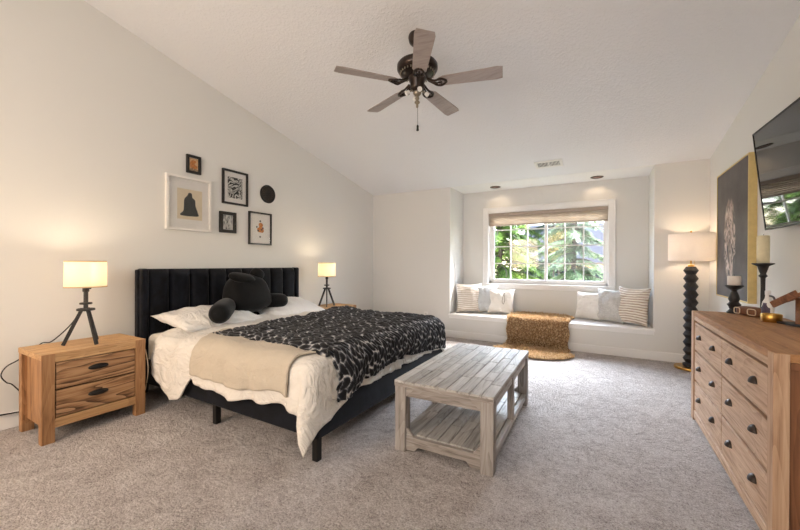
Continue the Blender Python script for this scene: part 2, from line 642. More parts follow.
# window seat: carcass, top and nosing
struct(box(AX0, AX1, YB, YA, 0.0, 0.355).build('trim_1', M['wall']))
seat = MB()
seat.box(AX0, AX1, YB, YA, 0.355, 0.388)
seat.box(AX0 - 0.012, AX1 + 0.012, YB - 0.035, YB, 0.355, 0.388)
seat.box(AX0 - 0.004, AX1 + 0.004, YB - 0.02, YB, 0.315, 0.356)
struct(seat.build('trim_2', M['trim'], bevel=0.006))
def baseboard(name, pts):
    b = MB()
    for (x0, x1, y0, y1) in pts:
        b.box(x0, x1, y0, y1, 0, 0.105)
        b.box(x0 if x1 - x0 > y1 - y0 else x0, x1, y0, y1, 0.105, 0.112)
    struct(b.build(name, M['trim'], bevel=0.004))
baseboard('baseboard_back', [(XL, XR, YB - 0.016, YB)])
baseboard('baseboard_left', [(XL, XL + 0.016, YF, YB - 0.016)])
baseboard('baseboard_right', [(XR - 0.016, XR, YF, YB - 0.016)])

# ------------------------------------------------------------------ window
win = bpy.data.objects.new('window_1', None)
col.objects.link(win)
win.location = (0, YA, 0)
struct(win)
c = MB()                                  # casing on the room side
CW = 0.092
c.box(WX0 - CW, WX0, -0.02, 0, WZ0 - 0.0, WZ1 + CW)
c.box(WX1, WX1 + CW, -0.02, 0, WZ0 - 0.0, WZ1 + CW)
c.box(WX0, WX1, -0.02, 0, WZ1, WZ1 + CW)
c.box(WX0 - CW, WX0 - CW + 0.018, -0.03, -0.018, WZ0, WZ1 + CW)
c.box(WX1 + CW - 0.018, WX1 + CW, -0.03, -0.018, WZ0, WZ1 + CW)
c.box(WX0 - CW, WX1 + CW, -0.03, -0.018, WZ1 + CW - 0.018, WZ1 + CW)
c.box(WX0 - CW, WX1 + CW, -0.02, 0, WZ0 - 0.085, WZ0 - 0.02)
c.build('casing', M['trim'], win, bevel=0.004)
box(WX0 - CW - 0.0, WX1 + CW, -0.035, 0.06, WZ0 - 0.02, WZ0).build('window_sill', M['trim'], win, bevel=0.004)
FY0, FY1 = 0.055, 0.115
f = MB()
f.box(WX0, WX0 + 0.05, FY0, FY1, WZ0, WZ1)
f.box(WX1 - 0.03, WX1, FY0, FY1, WZ0, WZ1)
f.box(WX0, WX1, FY0, FY1, WZ0, WZ0 + 0.045)
f.box(WX0, WX1, FY0, FY1, WZ1 - 0.05, WZ1)
f.build('window_frame', M['trim'], win, bevel=0.003)
jm = MB()
jm.box(WX0, WX0 + 0.004, 0, FY0, WZ0, WZ1)
jm.box(WX1 - 0.004, WX1, 0, FY0, WZ0, WZ1)
jm.box(WX0, WX1, 0, FY0, WZ1 - 0.004, WZ1)
jm.build('jamb_liner', M['trim'], win)
for (sx0, sx1, sy) in ((WX0 + 0.05, -0.80, 0.078), (-0.845, WX1 - 0.03, 0.09)):
    s = MB()
    z0, z1 = WZ0 + 0.045, WZ1 - 0.05
    w = 0.036
    s.box(sx0, sx0 + w, sy - 0.012, sy + 0.012, z0, z1)
    s.box(sx1 - w, sx1, sy - 0.012, sy + 0.012, z0, z1)
    s.box(sx0 + w, sx1 - w, sy - 0.012, sy + 0.012, z0, z0 + 0.03)
    s.box(sx0 + w, sx1 - w, sy - 0.012, sy + 0.012, z1 - 0.03, z1)
    so = s.build('sash', M['trim'], win, bevel=0.003)
    mu = MB()
    for k in (1, 2):
        x = sx0 + w + (sx1 - sx0 - 2 * w) * k / 3
        mu.box(x - 0.009, x + 0.009, sy - 0.006, sy + 0.006, z0 + 0.03, z1 - 0.03)
    for zz in (1.215, 1.505, 1.79):
        mu.box(sx0 + w, sx1 - w, sy - 0.0055, sy + 0.0055, zz - 0.009, zz + 0.009)
    mu.build('muntin', M['trim'], so)
    box(sx0 + w, sx1 - w, sy - 0.002, sy + 0.002, z0 + 0.03, z1 - 0.03).build('pane', M['glass'], so)

# cellular blind pulled halfway up
bl = thing('window_blind', 'beige pleated blind drawn up at the top of the alcove window', 'blind', (0, YA, 1.86))
M['blind'] = mat_shade('beige_cellular_fabric', srgb(214, 203, 190), 0.35)
M['blind_rail'] = mat_plain('beige_blind_rail', srgb(176, 160, 146), 0.5)
pf = []
zz = [0.02 + 0.0115 * k for k in range(14)]
prof = [(0.014 if k % 2 else 0.03, z) for k, z in enumerate(zz)]
poly = [(p[0], p[1]) for p in prof] + [(0.056 if k % 2 else 0.042, z) for k, z in reversed(list(enumerate(zz)))]
MB().prism(poly, 'X', WX0 + 0.008, WX1 - 0.008).build('pleated_fabric', M['blind'], bl)
box(WX0 + 0.006, WX1 - 0.006, 0.01, 0.05, 0.0, 0.02).build('bottom_rail', M['blind_rail'], bl, bevel=0.003)
box(WX0 + 0.006, WX1 - 0.006, 0.005, 0.05, 0.168, 0.218).build('head_rail', M['blind_rail'], bl, bevel=0.003)

# ------------------------------------------------------------------ outdoors
M['ground'] = mat_plain('grass_ground', srgb(96, 110, 60), 0.95, scale=3, vary=0.3)
struct(box(-30, 30, 6.6, 60, -3.1, -3.0).build('ground', M['ground']))
M['needle'] = mat_attr('fir_needles', [(0.0, srgb(26, 44, 18)), (0.5, srgb(72, 100, 36)), (1.0, srgb(140, 164, 72))], rough=0.6, sheen=0.0, translucent=0.4)
M['needle_grey'] = mat_attr('grey_fir_needles', [(0.0, srgb(34, 48, 34)), (0.5, srgb(78, 98, 68)), (1.0, srgb(150, 166, 122))], rough=0.6, sheen=0.0, translucent=0.35)
M['leaf_gold'] = mat_attr('yellowing_leaves', [(0.0, srgb(70, 76, 30)), (0.5, srgb(140, 120, 56)), (1.0, srgb(176, 150, 90))], rough=0.6, sheen=0.0, translucent=0.4)
M['bark'] = mat_plain('conifer_bark', srgb(74, 60, 50), 0.95, scale=12, vary=0.3, bump=0.6)

def conifer(name, label, loc, top, zmin, spread, mat, seed, nb=46, twig=26):
    q = random.Random(seed)
    t = thing(name, label, 'tree', (loc[0], loc[1], -3.0))
    H = top + 3.0
    tr = MB()
    tr.tube([(0.05 * math.sin(k), 0.04 * math.cos(k * 1.3), H * k / 8) for k in range(9)], 0.17, 10, 0.02)
    tr.build('trunk', M['bark'], t, smooth=True)
    wd, fo, tones = MB(), MB(), []
    def leaf(p, d, up, ln, w, tn):
        d = d.normalized()
        s = d.cross(up)
        if s.length < 1e-3:
            return
        s.normalize()
        a = p
        fo.add([a - s * w * .3, a + s * w * .3, a + d * ln * .6 + s * w * .5, a + d * ln, a + d * ln * .6 - s * w * .5], [(0, 1, 2, 3, 4)])
        tones.extend([tn] * 5)
    for b in range(nb):
        hz = zmin + 3.0 + (H - zmin - 3.0) * (b / nb) ** 0.9
        ang = b * 2.399 + q.uniform(-.4, .4)
        L = spread * (0.35 + 0.65 * (1 - (hz - zmin - 3) / max(0.1, H - zmin - 3))) * q.uniform(.75, 1.15)
        dirv = Vector((math.cos(ang), math.sin(ang), 0))
        side = Vector((-dirv.y, dirv.x, 0))
        pts = []
        for k in range(9):
            s = k / 8
            pts.append(dirv * L * s + Vector((0, 0, hz + 0.10 * L * s - 0.42 * L * s * s)) + side * 0.06 * L * math.sin(3 * s + b))
        wd.tube(pts, 0.03, 5, 0.005)
        btone = q.uniform(0.15, 0.75)
        for k in range(twig):
            s = 0.12 + 0.88 * k / twig
            i = min(7, int(s * 8))
            p = pts[i].lerp(pts[i + 1], s * 8 - i)
            for sg in (-1, 1):
                tl = (0.5 - 0.28 * s) * spread * 0.38 * q.uniform(.6, 1.2)
                td = (dirv * 0.75 + side * sg * q.uniform(.6, 1.1) + Vector((0, 0, -q.uniform(.25, .85)))).normalized()
                nn = 7
                for j in range(nn):
                    w = j / nn
                    pp = p + td * tl * w + Vector((0, 0, -0.25 * tl * w * w))
                    for s2 in (-1, 1):
                        nd = td + td.cross(Vector((0, 0, 1))).normalized() * s2 * 0.75 + Vector((q.uniform(-.2, .2), q.uniform(-.2, .2), q.uniform(-.3, .1)))
                        leaf(pp, nd, Vector((q.uniform(-.3, .3), q.uniform(-.3, .3), 1)), q.uniform(.07, .12), q.uniform(.018, .030), min(1, max(0, btone + 0.35 * w + q.uniform(-.25, .25))))
    wd.build('branch', M['bark'], t, smooth=True)
    fo.tone = tones
    fo.build('needles', mat, t, fix=False)
    return t

conifer('fir_tree', 'bright green drooping fir tree outside the left window sash', (-2.7, 10.8), 3.1, -1.0, 2.0, M['needle'], 3, 64, 30)
conifer('fir_tree', 'grey-green fir with long hanging boughs outside the right sash', (-0.75, 11.6), 2.9, -1.2, 2.0, M['needle_grey'], 9, 44)
conifer('fir_tree', 'broad fir far behind the left sash, half hidden by the nearer fir', (-5.0, 14.5), 4.4, -1.5, 2.6, M['needle'], 15, 60, 28)
conifer('fir_tree', 'fir standing close behind the window mullion, before the grey house', (-1.9, 16.5), 4.2, -1.5, 2.4, M['needle_grey'], 25, 56, 28)
conifer('fir_tree', 'dark fir tree farther back between the two sashes', (-3.4, 15.5), 4.0, -1.5, 2.3, M['needle'], 5, 56)

def shrub(name, label, loc, rx, rz, mat, seed, nl=4200):
    q = random.Random(seed)
    t = thing(name, label, 'tree', (loc[0], loc[1], -3.0))
    st = MB()
    for k in range(7):
        a = k * 0.9
        st.tube([(0, 0, 0), (0.2 * math.cos(a), 0.2 * math.sin(a), 2.0), (rx * .6 * math.cos(a), rx * .6 * math.sin(a), loc[2] + 3.0)], 0.05, 6, 0.01)
    st.build('trunk', M['bark'], t, smooth=True)
    fo, tones = MB(), []
    for k in range(nl):
        d = Vector((q.gauss(0, 1), q.gauss(0, 1), q.gauss(0, 1))).normalized() * q.uniform(.3, 1) ** .4
        p = Vector((d.x * rx, d.y * rx, d.z * rz + loc[2] + 3.0)) * 1.0
        a = Vector((q.gauss(0, 1), q.gauss(0, 1), q.gauss(0, 1))).normalized()
        b = a.orthogonal().normalized()
        l, w = q.uniform(.05, .09), q.uniform(.025, .045)
        fo.add([p, p + a * l * .5 + b * w, p + a * l, p + a * l * .5 - b * w], [(0, 1, 2, 3)])
        tones += [q.random()] * 4
    fo.tone = tones
    fo.build('foliage', mat, t, fix=False)
shrub('leafy_tree', 'small tree with yellowing leaves beside the middle of the window', (-1.35, 14.0, 1.9), 0.5, 0.75, M['leaf_gold'], 4, 1800)

# neighbouring house
M['siding'] = NT('grey_lap_siding')
_t = M['siding']
_v = _t.coords('Object')
_s = _t.n('SeparateXYZ')
_t.l(_v, _s.inputs[0])
_fr = _t.math('FRACT', _t.math('MULTIPLY', _s.outputs[2], 6.0))
_t.base(_t.ramp(_t.noise(_v, 8, 2), [(0.3, srgb(60, 63, 72)), (0.7, srgb(70, 73, 82))]))
_t.bump(_fr, 0.6, 0.03)
_t.rough(0.8)
M['siding'] = _t.m
M['roofing'] = mat_plain('dark_roof_shingle', srgb(56, 56, 62), 0.9, scale=9, vary=0.2, bump=0.5)
M['fascia'] = mat_plain('cedar_fascia', srgb(196, 128, 74), 0.7)
hs = thing('house', 'grey sided neighbouring house seen through the right window sash', 'house', (1.2, 22.0, -3.0))
box(-5.4, 6, 0, 7, 0, 4.2).build('wall', M['siding'], hs)
MB().prism([(-0.6, 4.1), (3.5, 6.6), (7.6, 4.1), (7.6, 4.3), (3.5, 6.85), (-0.6, 4.3)], 'X', -5.8, 6.4).build('roof', M['roofing'], hs)
box(-5.85, 6.45, -0.66, -0.6, 4.0, 4.3).build('fascia', M['fascia'], hs)
wf = box(-2.6, -1.4, -0.03, 0.02, 1.2, 2.6).build('window', M['trim'], hs)
box(-2.5, -1.5, -0.05, -0.02, 1.3, 2.5).build('pane', mat_plain('dark_window_glass', srgb(60, 70, 84), 0.1), wf)

# ------------------------------------------------------------------ bed
bed = thing('bed_frame', 'black velvet platform bed frame with channelled headboard against the left wall', 'bed', (-2.55, 2.55, 0))
BX, BY = -2.55, 2.55
def loc_box(b, x0, x1, y0, y1, z0, z1):
    return b.box(x0 - BX, x1 - BX, y0 - BY, y1 - BY, z0, z1)
hb = loc_box(MB(), -3.70, -3.64, 1.60, 3.52, 0.12, 1.14).build('headboard', M['velvet'], bed, bevel=0.01)
nch = 9
for k in range(nch):
    y0 = 1.665 + (3.455 - 1.665) * k / nch
    y1 = 1.665 + (3.455 - 1.665) * (k + 1) / nch
    def chan(u, v, y0=y0, y1=y1):
        y = y0 + (y1 - y0) * u
        z = 0.18 + (1.145 - 0.18) * v
        b = max(0.0, 1 - abs(2 * u - 1) ** 4) * min(1, (1 - v) * 18 + 0.0) ** 0.5
        return (-3.645 + 0.055 * b ** 0.6 - BX, y - BY, z)
    MB().grid(chan, 12, 24).build('channel', M['velvet'], hb, smooth=True, fix=False)
for y0, y1 in ((1.612, 1.672), (3.448, 3.508)):
    loc_box(MB(), -3.70, -3.585, y0, y1, 0.02, 1.148).build('headboard_wing', M['velvet'], bed, bevel=0.02, seg=3)
for (x0, x1, y0, y1) in ((-3.6, -1.5, 1.60, 1.65), (-3.6, -1.5, 3.45, 3.50)):
    loc_box(MB(), x0, x1, y0, y1, 0.14, 0.345).build('side_rail', M['velvet'], bed, bevel=0.012)
loc_box(MB(), -1.53, -1.48, 1.595, 3.505, 0.14, 0.345).build('foot_rail', M['velvet'], bed, bevel=0.012)
sl = MB()
for k in range(10):
    x = -3.5 + 0.2 * k
    loc_box(sl, x, x + 0.08, 1.65, 3.45, 0.27, 0.29)
sl.build('slats', M['black'], bed)
for (x, y) in ((-1.515, 1.63), (-2.515, 1.63), (-1.515, 3.47), (-2.515, 3.47), (-2.515, 2.55)):
    MB().bar((x - BX, y - BY, 0), (x - BX, y - BY, 0.27), 0.042, 0.042).build('leg', M['black'], bed, bevel=0.003)

mt = loc_box(MB(), -3.55, -1.54, 1.63, 3.47, 0.292, 0.565).build('mattress', M['sheet'], None, bevel=0.05, seg=4, loc=(BX, BY, 0))
tag(mt, 'cream-sheeted king mattress on the black bed frame', 'mattress')

def fbm(x, y, s, seed=0.0):
    return noise.fractal(Vector((x * s, y * s, seed)), 1.0, 2.0, 3)

def drape(x1, y0, y1, r, top, off, amp, kf, seed, slope=0.05):
    def pos(u, v):
        du = max(0.0, u - x1)
        dv = (y0 - v) if v < y0 else ((v - y1) if v > y1 else 0.0)
        sg = -1.0 if v < y0 else 1.0
        cx, cy = min(u, x1), min(max(v, y0), y1)
        zt = top(cx, cy)
        d = math.hypot(du, dv)
        if d < 1e-6:
            return (u, v, zt + off)
        dx, dy = du / d, sg * dv / d
        if du > 0 and sg < 0 and dv > 0:
            ph = (PI / 2) * (math.atan2(du, dv) / (PI / 2)) ** 1.9
            dx, dy = math.sin(ph), -math.cos(ph)
        rr_ = r + off
        if d < rr_ * PI / 2:
            a = d / rr_
            hor, ver = rr_ * math.sin(a), rr_ * (1 - math.cos(a))
        else:
            e = d - rr_ * PI / 2
            hor, ver = rr_ + e * (slope + 0.20 * math.sin(2 * math.atan2(du, max(dv, 1e-9))) ** 2), rr_ + e
        ramp = min(1.0, max(0.0, (d - 0.06) / 0.25))
        s = cx * 1.0 + cy * 1.0 + math.atan2(du, dv + 1e-6) * 0.12
        corner = math.sin(2 * math.atan2(du, max(dv, 1e-9))) ** 2
        fold = amp * ramp * (1 - 0.6 * corner) * (math.sin(kf * s + 2.6 * fbm(s, 0.3, 1.7, 1)) + 0.45 * math.sin(2.3 * kf * s + 1.4 + 2 * fbm(s, 2, 2.0, 2))) + 0.012 * fbm(u, v, 6, 1)
        hor += fold + amp * 0.8 * ramp
        return (cx + dx * hor, cy + dy * hor, zt + off - ver)
    return pos

def bed_top(x, y):
    e = min(1.0, min(y - 1.55, 3.55 - y) / 0.35)
    return 0.572 + 0.035 * max(0, e) ** 0.5 + 0.022 * fbm(x, y, 2.6, 3.1) + 0.010 * fbm(x * 0.5, y * 1.2, 9, 1.0)

def smooth(a, b, x):
    t = min(1.0, max(0.0, (x - a) / (b - a)))
    return t * t * (3 - 2 * t)

# duvet, with the folded-back flap hanging low near the headboard
dp = drape(-1.575, 1.65, 3.38, 0.085, bed_top, 0.012, 0.011, 19, 0.7)
def duvet(u, v):
    yv = 1.65 + (3.38 - 1.65) * min(1, max(0, (v - 0.16) / 0.68))
    foot = 0.335 + 0.105 * (1 - smooth(1.62, 1.90, yv))
    x = -3.24 + ((-1.575 + foot) + 3.24) * u
    near = 0.36 + 0.15 * (1 - smooth(-2.84, -2.72, x)) * smooth(-3.3, -2.95, x) + 0.035 * smooth(-2.6, -2.4, x) * (1 - smooth(-2.3, -1.9, x)) + 0.012 * math.sin(x * 19)
    far = 0.40
    y = (1.65 - near) + (3.38 + far - 1.65 + near) * v
    p = list(dp(x, y))
    roll = math.exp(-((x + 3.16) / 0.07) ** 2) + 0.6 * math.exp(-((x + 2.86) / 0.06) ** 2)
    if 1.65 <= y <= 3.38:
        p[2] += 0.03 * roll
    elif y < 1.65:
        p[1] -= 0.03 * roll
    return tuple(p)
o = MB().grid(duvet, 130, 170).build('duvet', M['duvet'], smooth=True, fix=False, solid=0.014)
tag(o, 'off-white duvet spread over the bed with its corner hanging to the floor', 'duvet')

bp = drape(-1.575, 1.65, 3.38, 0.085, bed_top, 0.036, 0.011, 19, 1.9)
def blanket(u, v):
    x = -2.66 + (-1.66 + 2.66) * u + 0.02 * fbm(v, u, 3, 8)
    y = (1.65 - 0.325 - 0.02 * math.sin(u * 5)) + 0.95 * v
    x += -0.10 * (1 - u) * smooth(0.2, 0.6, v) + 0.10 * u * smooth(0.30, 0.5, v)
    return bp(x, y)
o = MB().grid(blanket, 70, 80).build('blanket', M['blanket'], smooth=True, fix=False, solid=0.012)
tag(o, 'beige woven blanket hanging over the near long side of the bed', 'blanket')

# black and white ruched throw
tp = drape(-1.575, 1.65, 3.38, 0.085, bed_top, 0.058, 0.011, 19, 3.3)
TX0, TX1, TY0, TY1 = -2.70, -1.575 + 0.37, 1.72, 3.50
nu, nv = 220, 300
gx, gy = 0.085, 0.034
seeds = []
for i in range(-2, int((TX1 - TX0) / gx) + 3):
    for j in range(-2, int((TY1 - TY0) / gy) + 3):
        seeds.append(((i + 0.5 * (j % 2) + rng.uniform(-.3, .3)) * gx, (j + rng.uniform(-.3, .3)) * gy))
S = np.array(seeds)
U = np.linspace(0, TX1 - TX0, nu + 1)
V = np.linspace(0, TY1 - TY0, nv + 1)
cell = np.zeros((nv + 1, nu + 1))
for j in range(nv + 1):
    P = np.stack([U + 0.02 * np.sin(V[j] * 31 + U * 9), np.full_like(U, V[j]) + 0.012 * np.sin(U * 40 + V[j] * 5)], 1)
    d = np.sqrt((((P[:, None, :] - S[None]) / np.array([gx, gy])) ** 2).sum(2))
    d.sort(axis=1)
    cell[j] = d[:, 1] - d[:, 0]
tvert, ttone = [], []
for j in range(nv + 1):
    for i in range(nu + 1):
        x, y = TX0 + U[i], TY0 + V[j]
        a, b = i / nu, j / nv
        xx = x - 0.10 * b * (1 - a) - 0.06 * fbm(0.0, b, 4, 2) * (1 - a)
        yy = y + 0.02 * math.sin(x * 8) * (1 - b) + 0.03 * (1 - b) * smooth(0.7, 1.0, a)
        hang = max(0, x + 1.575)
        if hang > 0:
            xx = -1.575 + hang * (1.08 + 0.10 * math.exp(-((b - 0.03) / 0.08) ** 2) - 0.20 * math.exp(-((b - 0.42) / 0.33) ** 2))
        p = Vector(tp(xx, yy))
        e = min(1.0, cell[j, i] / 0.55)
        h = 0.019 * e ** 0.6 - 0.006 + 0.010 * fbm(x, y, 5, 4)
        edge = min(1, min(a, 1 - a) * 16, min(b, 1 - b) * 22)
        h -= 0.03 * (1 - edge)
        if xx > -1.575 + 0.05:
            p.x += h
        else:
            p.z += h + 0.035 * math.exp(-((a) / 0.12) ** 2) * math.exp(-((b - 0.9) / 0.16) ** 2)
        tvert.append(p)
        ttone.append(1.0 - min(1.0, max(0.0, (cell[j, i] - 0.04 + 0.18 * fbm(x, y, 26, 5)) / 0.38)))
th = MB()
th.add(tvert, [(j * (nu + 1) + i, j * (nu + 1) + i + 1, (j + 1) * (nu + 1) + i + 1, (j + 1) * (nu + 1) + i) for j in range(nv) for i in range(nu)])
th.tone = ttone
M['throw'] = mat_attr('black_white_faux_fur', [(0.0, srgb(17, 17, 20)), (0.5, srgb(30, 31, 36)), (0.78, srgb(112, 112, 116)), (1.0, srgb(222, 220, 217))], rough=0.95, sheen=0.25, bump=0.5)
o = th.build('throw_blanket', M['throw'], smooth=True, fix=False, solid=0.02)
tag(o, 'fluffy black throw with white squiggles over the foot of the bed', 'blanket')

# cushions: two puffed sheets sewn along their rim
def cushion(w, h, t, seed=0, nu=36, nv=36, pinch=0.10, wr=0.006, flat=2.2, ridge=None):
    b = MB()
    def side(sg):
        def fn(u, v):
            a, c_ = 2 * u - 1, 2 * v - 1
            ex = 1 - pinch * (1 - abs(c_) ** 2) * (1.0)
            ey = 1 - pinch * (1 - abs(a) ** 2)
            x, y = a * w / 2 * ex, c_ * h / 2 * ey
            k = max(0.0, (1 - abs(a) ** flat)) ** 0.55 * max(0.0, (1 - abs(c_) ** flat)) ** 0.55
            z = sg * t / 2 * k + (wr * fbm(x, y, 9, seed + sg) * min(1, 3 * k))
            if ridge:
                z += sg * ridge[1] * k ** 0.3 * math.sin(c_ * ridge[0])
            return (x, y, z)
        return fn
    b.grid(side(1), nu, nv, (w, h))
    b.grid(side(-1), nu, nv, (w, h))
    return b

def weld(o, dist=0.0005):
    bm = bmesh.new()
    bm.from_mesh(o.data)
    bmesh.ops.remove_doubles(bm, verts=bm.verts, dist=dist)
    bmesh.ops.recalc_face_normals(bm, faces=bm.faces)
    bm.to_mesh(o.data)
    bm.free()
    return o

def place(o, loc, rot):
    o.location = loc
    o.rotation_euler = rot
    return o

for (y, lab, rz, ry, s) in ((2.10, 'white sleeping pillow at the near end of the headboard, by the lit lamp', 0.05, 10, 1), (3.04, 'white sleeping pillow at the far end of the headboard', -0.03, 14, 5)):
    o = weld(cushion(0.54, 0.84, 0.20, s, 30, 44, 0.07, 0.016).build('pillow', M['pillow'], smooth=True, fix=False))
    place(o, (-3.32, y, 0.672), (0, R(ry), rz))
    tag(o, lab, 'pillow', 'sleeping pillows on the bed')

# black plush reading pillow with arms and ears
bear = thing('reading_pillow', 'black plush reading pillow with two arms and ears against the headboard', 'pillow', (-3.31, 2.46, 0.715))
def sag(p):
    k = 1.0 + 0.16 * (-p.z / 0.2)
    return Vector((p.x * (1 - 0.25 * max(0, p.z) / 0.2) - 0.0, p.y * k, p.z + 0.012 * fbm(p.y, p.z, 7, 2)))
tilt = Matrix.Rotation(R(-14), 3, 'Y')
MB().ball((0.0, 0.02, 0.16), 0.16, 0.235, 0.20, 32, 20, tilt, 0.62, sag).build('body', M['plush'], bear, smooth=True)
MB().ball((0.0, 0.15, 0.365), 0.06, 0.075, 0.065, 20, 12, Matrix.Rotation(R(-30), 3, 'X'), 0.8).build('ear', M['plush'], bear, smooth=True)
MB().ball((0.06, -0.08, 0.335), 0.07, 0.15, 0.04, 20, 12, Matrix.Rotation(R(-8), 3, 'X') @ Matrix.Rotation(R(30), 3, 'Y'), 0.8).build('ear', M['plush'], bear, smooth=True)
arm = MB()
ends = [((0.02, -0.20, 0.07), 0.085), ((0.14, -0.34, 0.045), 0.095), ((0.25, -0.45, 0.025), 0.10), ((0.31, -0.50, 0.02), 0.085), ((0.335, -0.52, 0.02), 0.04)]
def round_tube(pts):
    b = MB()
    ps = [Vector(p) for p, r in pts]
    n_ = 20
    vs = []
    for k, (p, r) in enumerate(pts):
        d = (ps[min(k + 1, len(ps) - 1)] - ps[max(k - 1, 0)]).normalized()
        a = d.cross(Vector((0, 0, 1))).normalized()
        c_ = a.cross(d)
        vs += [Vector(p) + (a * math.cos(2 * PI * i / n_) + c_ * math.sin(2 * PI * i / n_)) * r for i in range(n_)]
    fs = [(k * n_ + i, k * n_ + (i + 1) % n_, (k + 1) * n_ + (i + 1) % n_, (k + 1) * n_ + i) for k in range(len(pts) - 1) for i in range(n_)]
    fs += [tuple(range(n_ - 1, -1, -1)), tuple((len(pts) - 1) * n_ + i for i in range(n_))]
    b.add(vs, fs)
    return b
round_tube(ends).build('arm', M['plush'], bear, smooth=True, sub=2)
ends2 = [((0.0, 0.20, 0.075), 0.075), ((0.07, 0.29, 0.07), 0.08), ((0.10, 0.38, 0.065), 0.082), ((0.11, 0.44, 0.06), 0.07), ((0.115, 0.465, 0.06), 0.035)]
round_tube(ends2).build('arm', M['plush'], bear, smooth=True, sub=2)

# ------------------------------------------------------------------ nightstands
def make_nightstand():
    t = thing('nightstand', 'two-drawer oak nightstand left of the bed under the large lit lamp', 'nightstand', (-3.39, 1.147, 0), 0, 'oak nightstands')
    D, W, H = 0.44, 0.606, 0.592
    x0, x1, y0, y1 = -D / 2, D / 2, -W / 2, W / 2
    pw = 0.068
    for (px, py) in ((x1 - 0.055, y0), (x1 - 0.055, y1 - pw), (x0, y0), (x0, y1 - pw)):
        box(px, px + 0.055, py, py + pw, 0, H if px > 0 else H - 0.034).build('leg', M['oak_up'], t, bevel=0.003)
    tb = MB()
    for k in range(4):
        xa = x0 - 0.002 + (D - 0.002) * k / 4
        tb.box(xa, xa + (D - 0.002) / 4 - 0.0006, y0 - 0.0025, y1 + 0.0025, H - 0.034, H + 0.002)
    tb.build('top', M['oak'], t, bevel=0.001)
    box(x1 - 0.05, x1 - 0.004, y0 + pw, y1 - pw, H - 0.058, H - 0.034).build('top_rail', M['oak'], t)
    box(x1 - 0.05, x1 - 0.004, y0 + pw, y1 - pw, 0.095, 0.157).build('bottom_rail', M['oak'], t, bevel=0.002)
    for (ya, yb) in ((y0 + 0.028, y0 + 0.044), (y1 - 0.044, y1 - 0.028)):
        box(x0 + 0.055, x1 - 0.055, ya, yb, 0.095, H - 0.034).build('side_panel', M['oak_up'], t)
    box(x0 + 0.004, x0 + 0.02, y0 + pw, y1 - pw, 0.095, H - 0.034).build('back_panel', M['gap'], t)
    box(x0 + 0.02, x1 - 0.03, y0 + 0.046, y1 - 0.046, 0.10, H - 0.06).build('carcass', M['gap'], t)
    for (z0, z1) in ((0.165, 0.340), (0.350, 0.528)):
        d = box(x1 - 0.03, x1 - 0.004, y0 + pw + 0.005, y1 - pw - 0.005, z0, z1).build('drawer', M['oak_drawer'], t, bevel=0.002)
        zc = (z0 + z1) / 2 + 0.012
        hd = MB()
        def arch(u, v, zc=zc):
            a = 2 * u - 1
            q = v * PI
            wv = 0.058 * a
            rise = 0.017 * math.sqrt(max(0, 1 - a * a))
            return (x1 - 0.004 + rise * math.sin(q) * 1.1, wv, zc + rise * math.cos(q))
        hd.grid(arch, 20, 10)
        hd.build('handle', M['black'], d, smooth=True, solid=0.003, fix=False)
    return t
ns = make_nightstand()
ns2 = copy_tree(ns)
ns2.location = (-3.39, 3.935, 0)
ns2['label'] = 'oak nightstand at the far side of the bed, mostly hidden behind it'

def tripod_lamp(label, loc, rz, power):
    t = thing('tripod_lamp', label, 'lamp', loc, rz, 'tripod table lamps')
    for k in range(3):
        a = R(90 + 120 * k)
        MB().bar((0.125 * math.cos(a), 0.125 * math.sin(a), 0), (0.02 * math.cos(a), 0.02 * math.sin(a), 0.262), 0.017, 0.023, (math.cos(a), math.sin(a), 0)).build('leg', M['blackwood'], t, bevel=0.002)
    MB().lathe([(0.05, 0.245), (0.055, 0.248), (0.055, 0.258), (0.05, 0.262)], n=28).build('leg_collar', M['blackwood'], t, autosmooth=40)
    MB().lathe([(0.034, 0.292), (0.038, 0.295), (0.038, 0.303), (0.034, 0.306)], n=28).build('collar', M['blackwood'], t, autosmooth=40)
    MB().cyl((0, 0, 0.24), (0, 0, 0.40), 0.014).build('post', M['blackwood'], t, autosmooth=40)
    sk = MB().lathe([(0.017, 0.385), (0.02, 0.388), (0.02, 0.43), (0.015, 0.436)], n=24).build('socket', M['black'], t, autosmooth=40)
    MB().cyl((0.018, 0, 0.41), (0.034, 0, 0.41), 0.005, n=10).build('switch', M['black'], sk)
    zb, zt, rb, rt = 0.420, 0.618, 0.124, 0.121
    sh = MB().lathe([(rb, zb), (rt, zt), (rt - 0.003, zt), (rb - 0.003, zb), (rb, zb)], n=48, capped=False).build('lamp_shade', M['shade'], t, smooth=True, autosmooth=50)
    MB().lathe([(rb + .0015, zb), (rb + .0015, zb + 0.008), (rb - .004, zb + 0.008), (rb - .004, zb), (rb + .0015, zb)], n=48, capped=False).build('shade_trim', M['shade_trim'], sh, autosmooth=50)
    MB().lathe([(rt + .0015, zt - .008), (rt + .0015, zt), (rt - .004, zt), (rt - .004, zt - .008), (rt + .0015, zt - .008)], n=48, capped=False).build('shade_trim', M['shade_trim'], sh, autosmooth=50)
    sp = MB()
    for k in range(3):
        a = R(30 + 120 * k)
        sp.cyl((0, 0, 0.434), (0.121 * math.cos(a), 0.121 * math.sin(a), 0.434), 0.002, n=6)
    sp.build('shade_spider', M['black'], sh)
    MB().ball((0, 0, 0.487), 0.026, None, 0.034, 16, 10).build('bulb', M['bulb'], t, smooth=True)
    l = light('bulb_light', 'POINT', (0, 0, 0.555), power, (1.0, 0.83, 0.62), radius=0.03)
    l.parent = t
    return t
tripod_lamp('lit tripod table lamp on the near nightstand, large in view', (-3.37, 1.14, 0.596), R(40), 2.3)
tripod_lamp('lit tripod table lamp on the far nightstand beyond the bed', (-3.42, 3.87, 0.596), R(-19), 1.7)

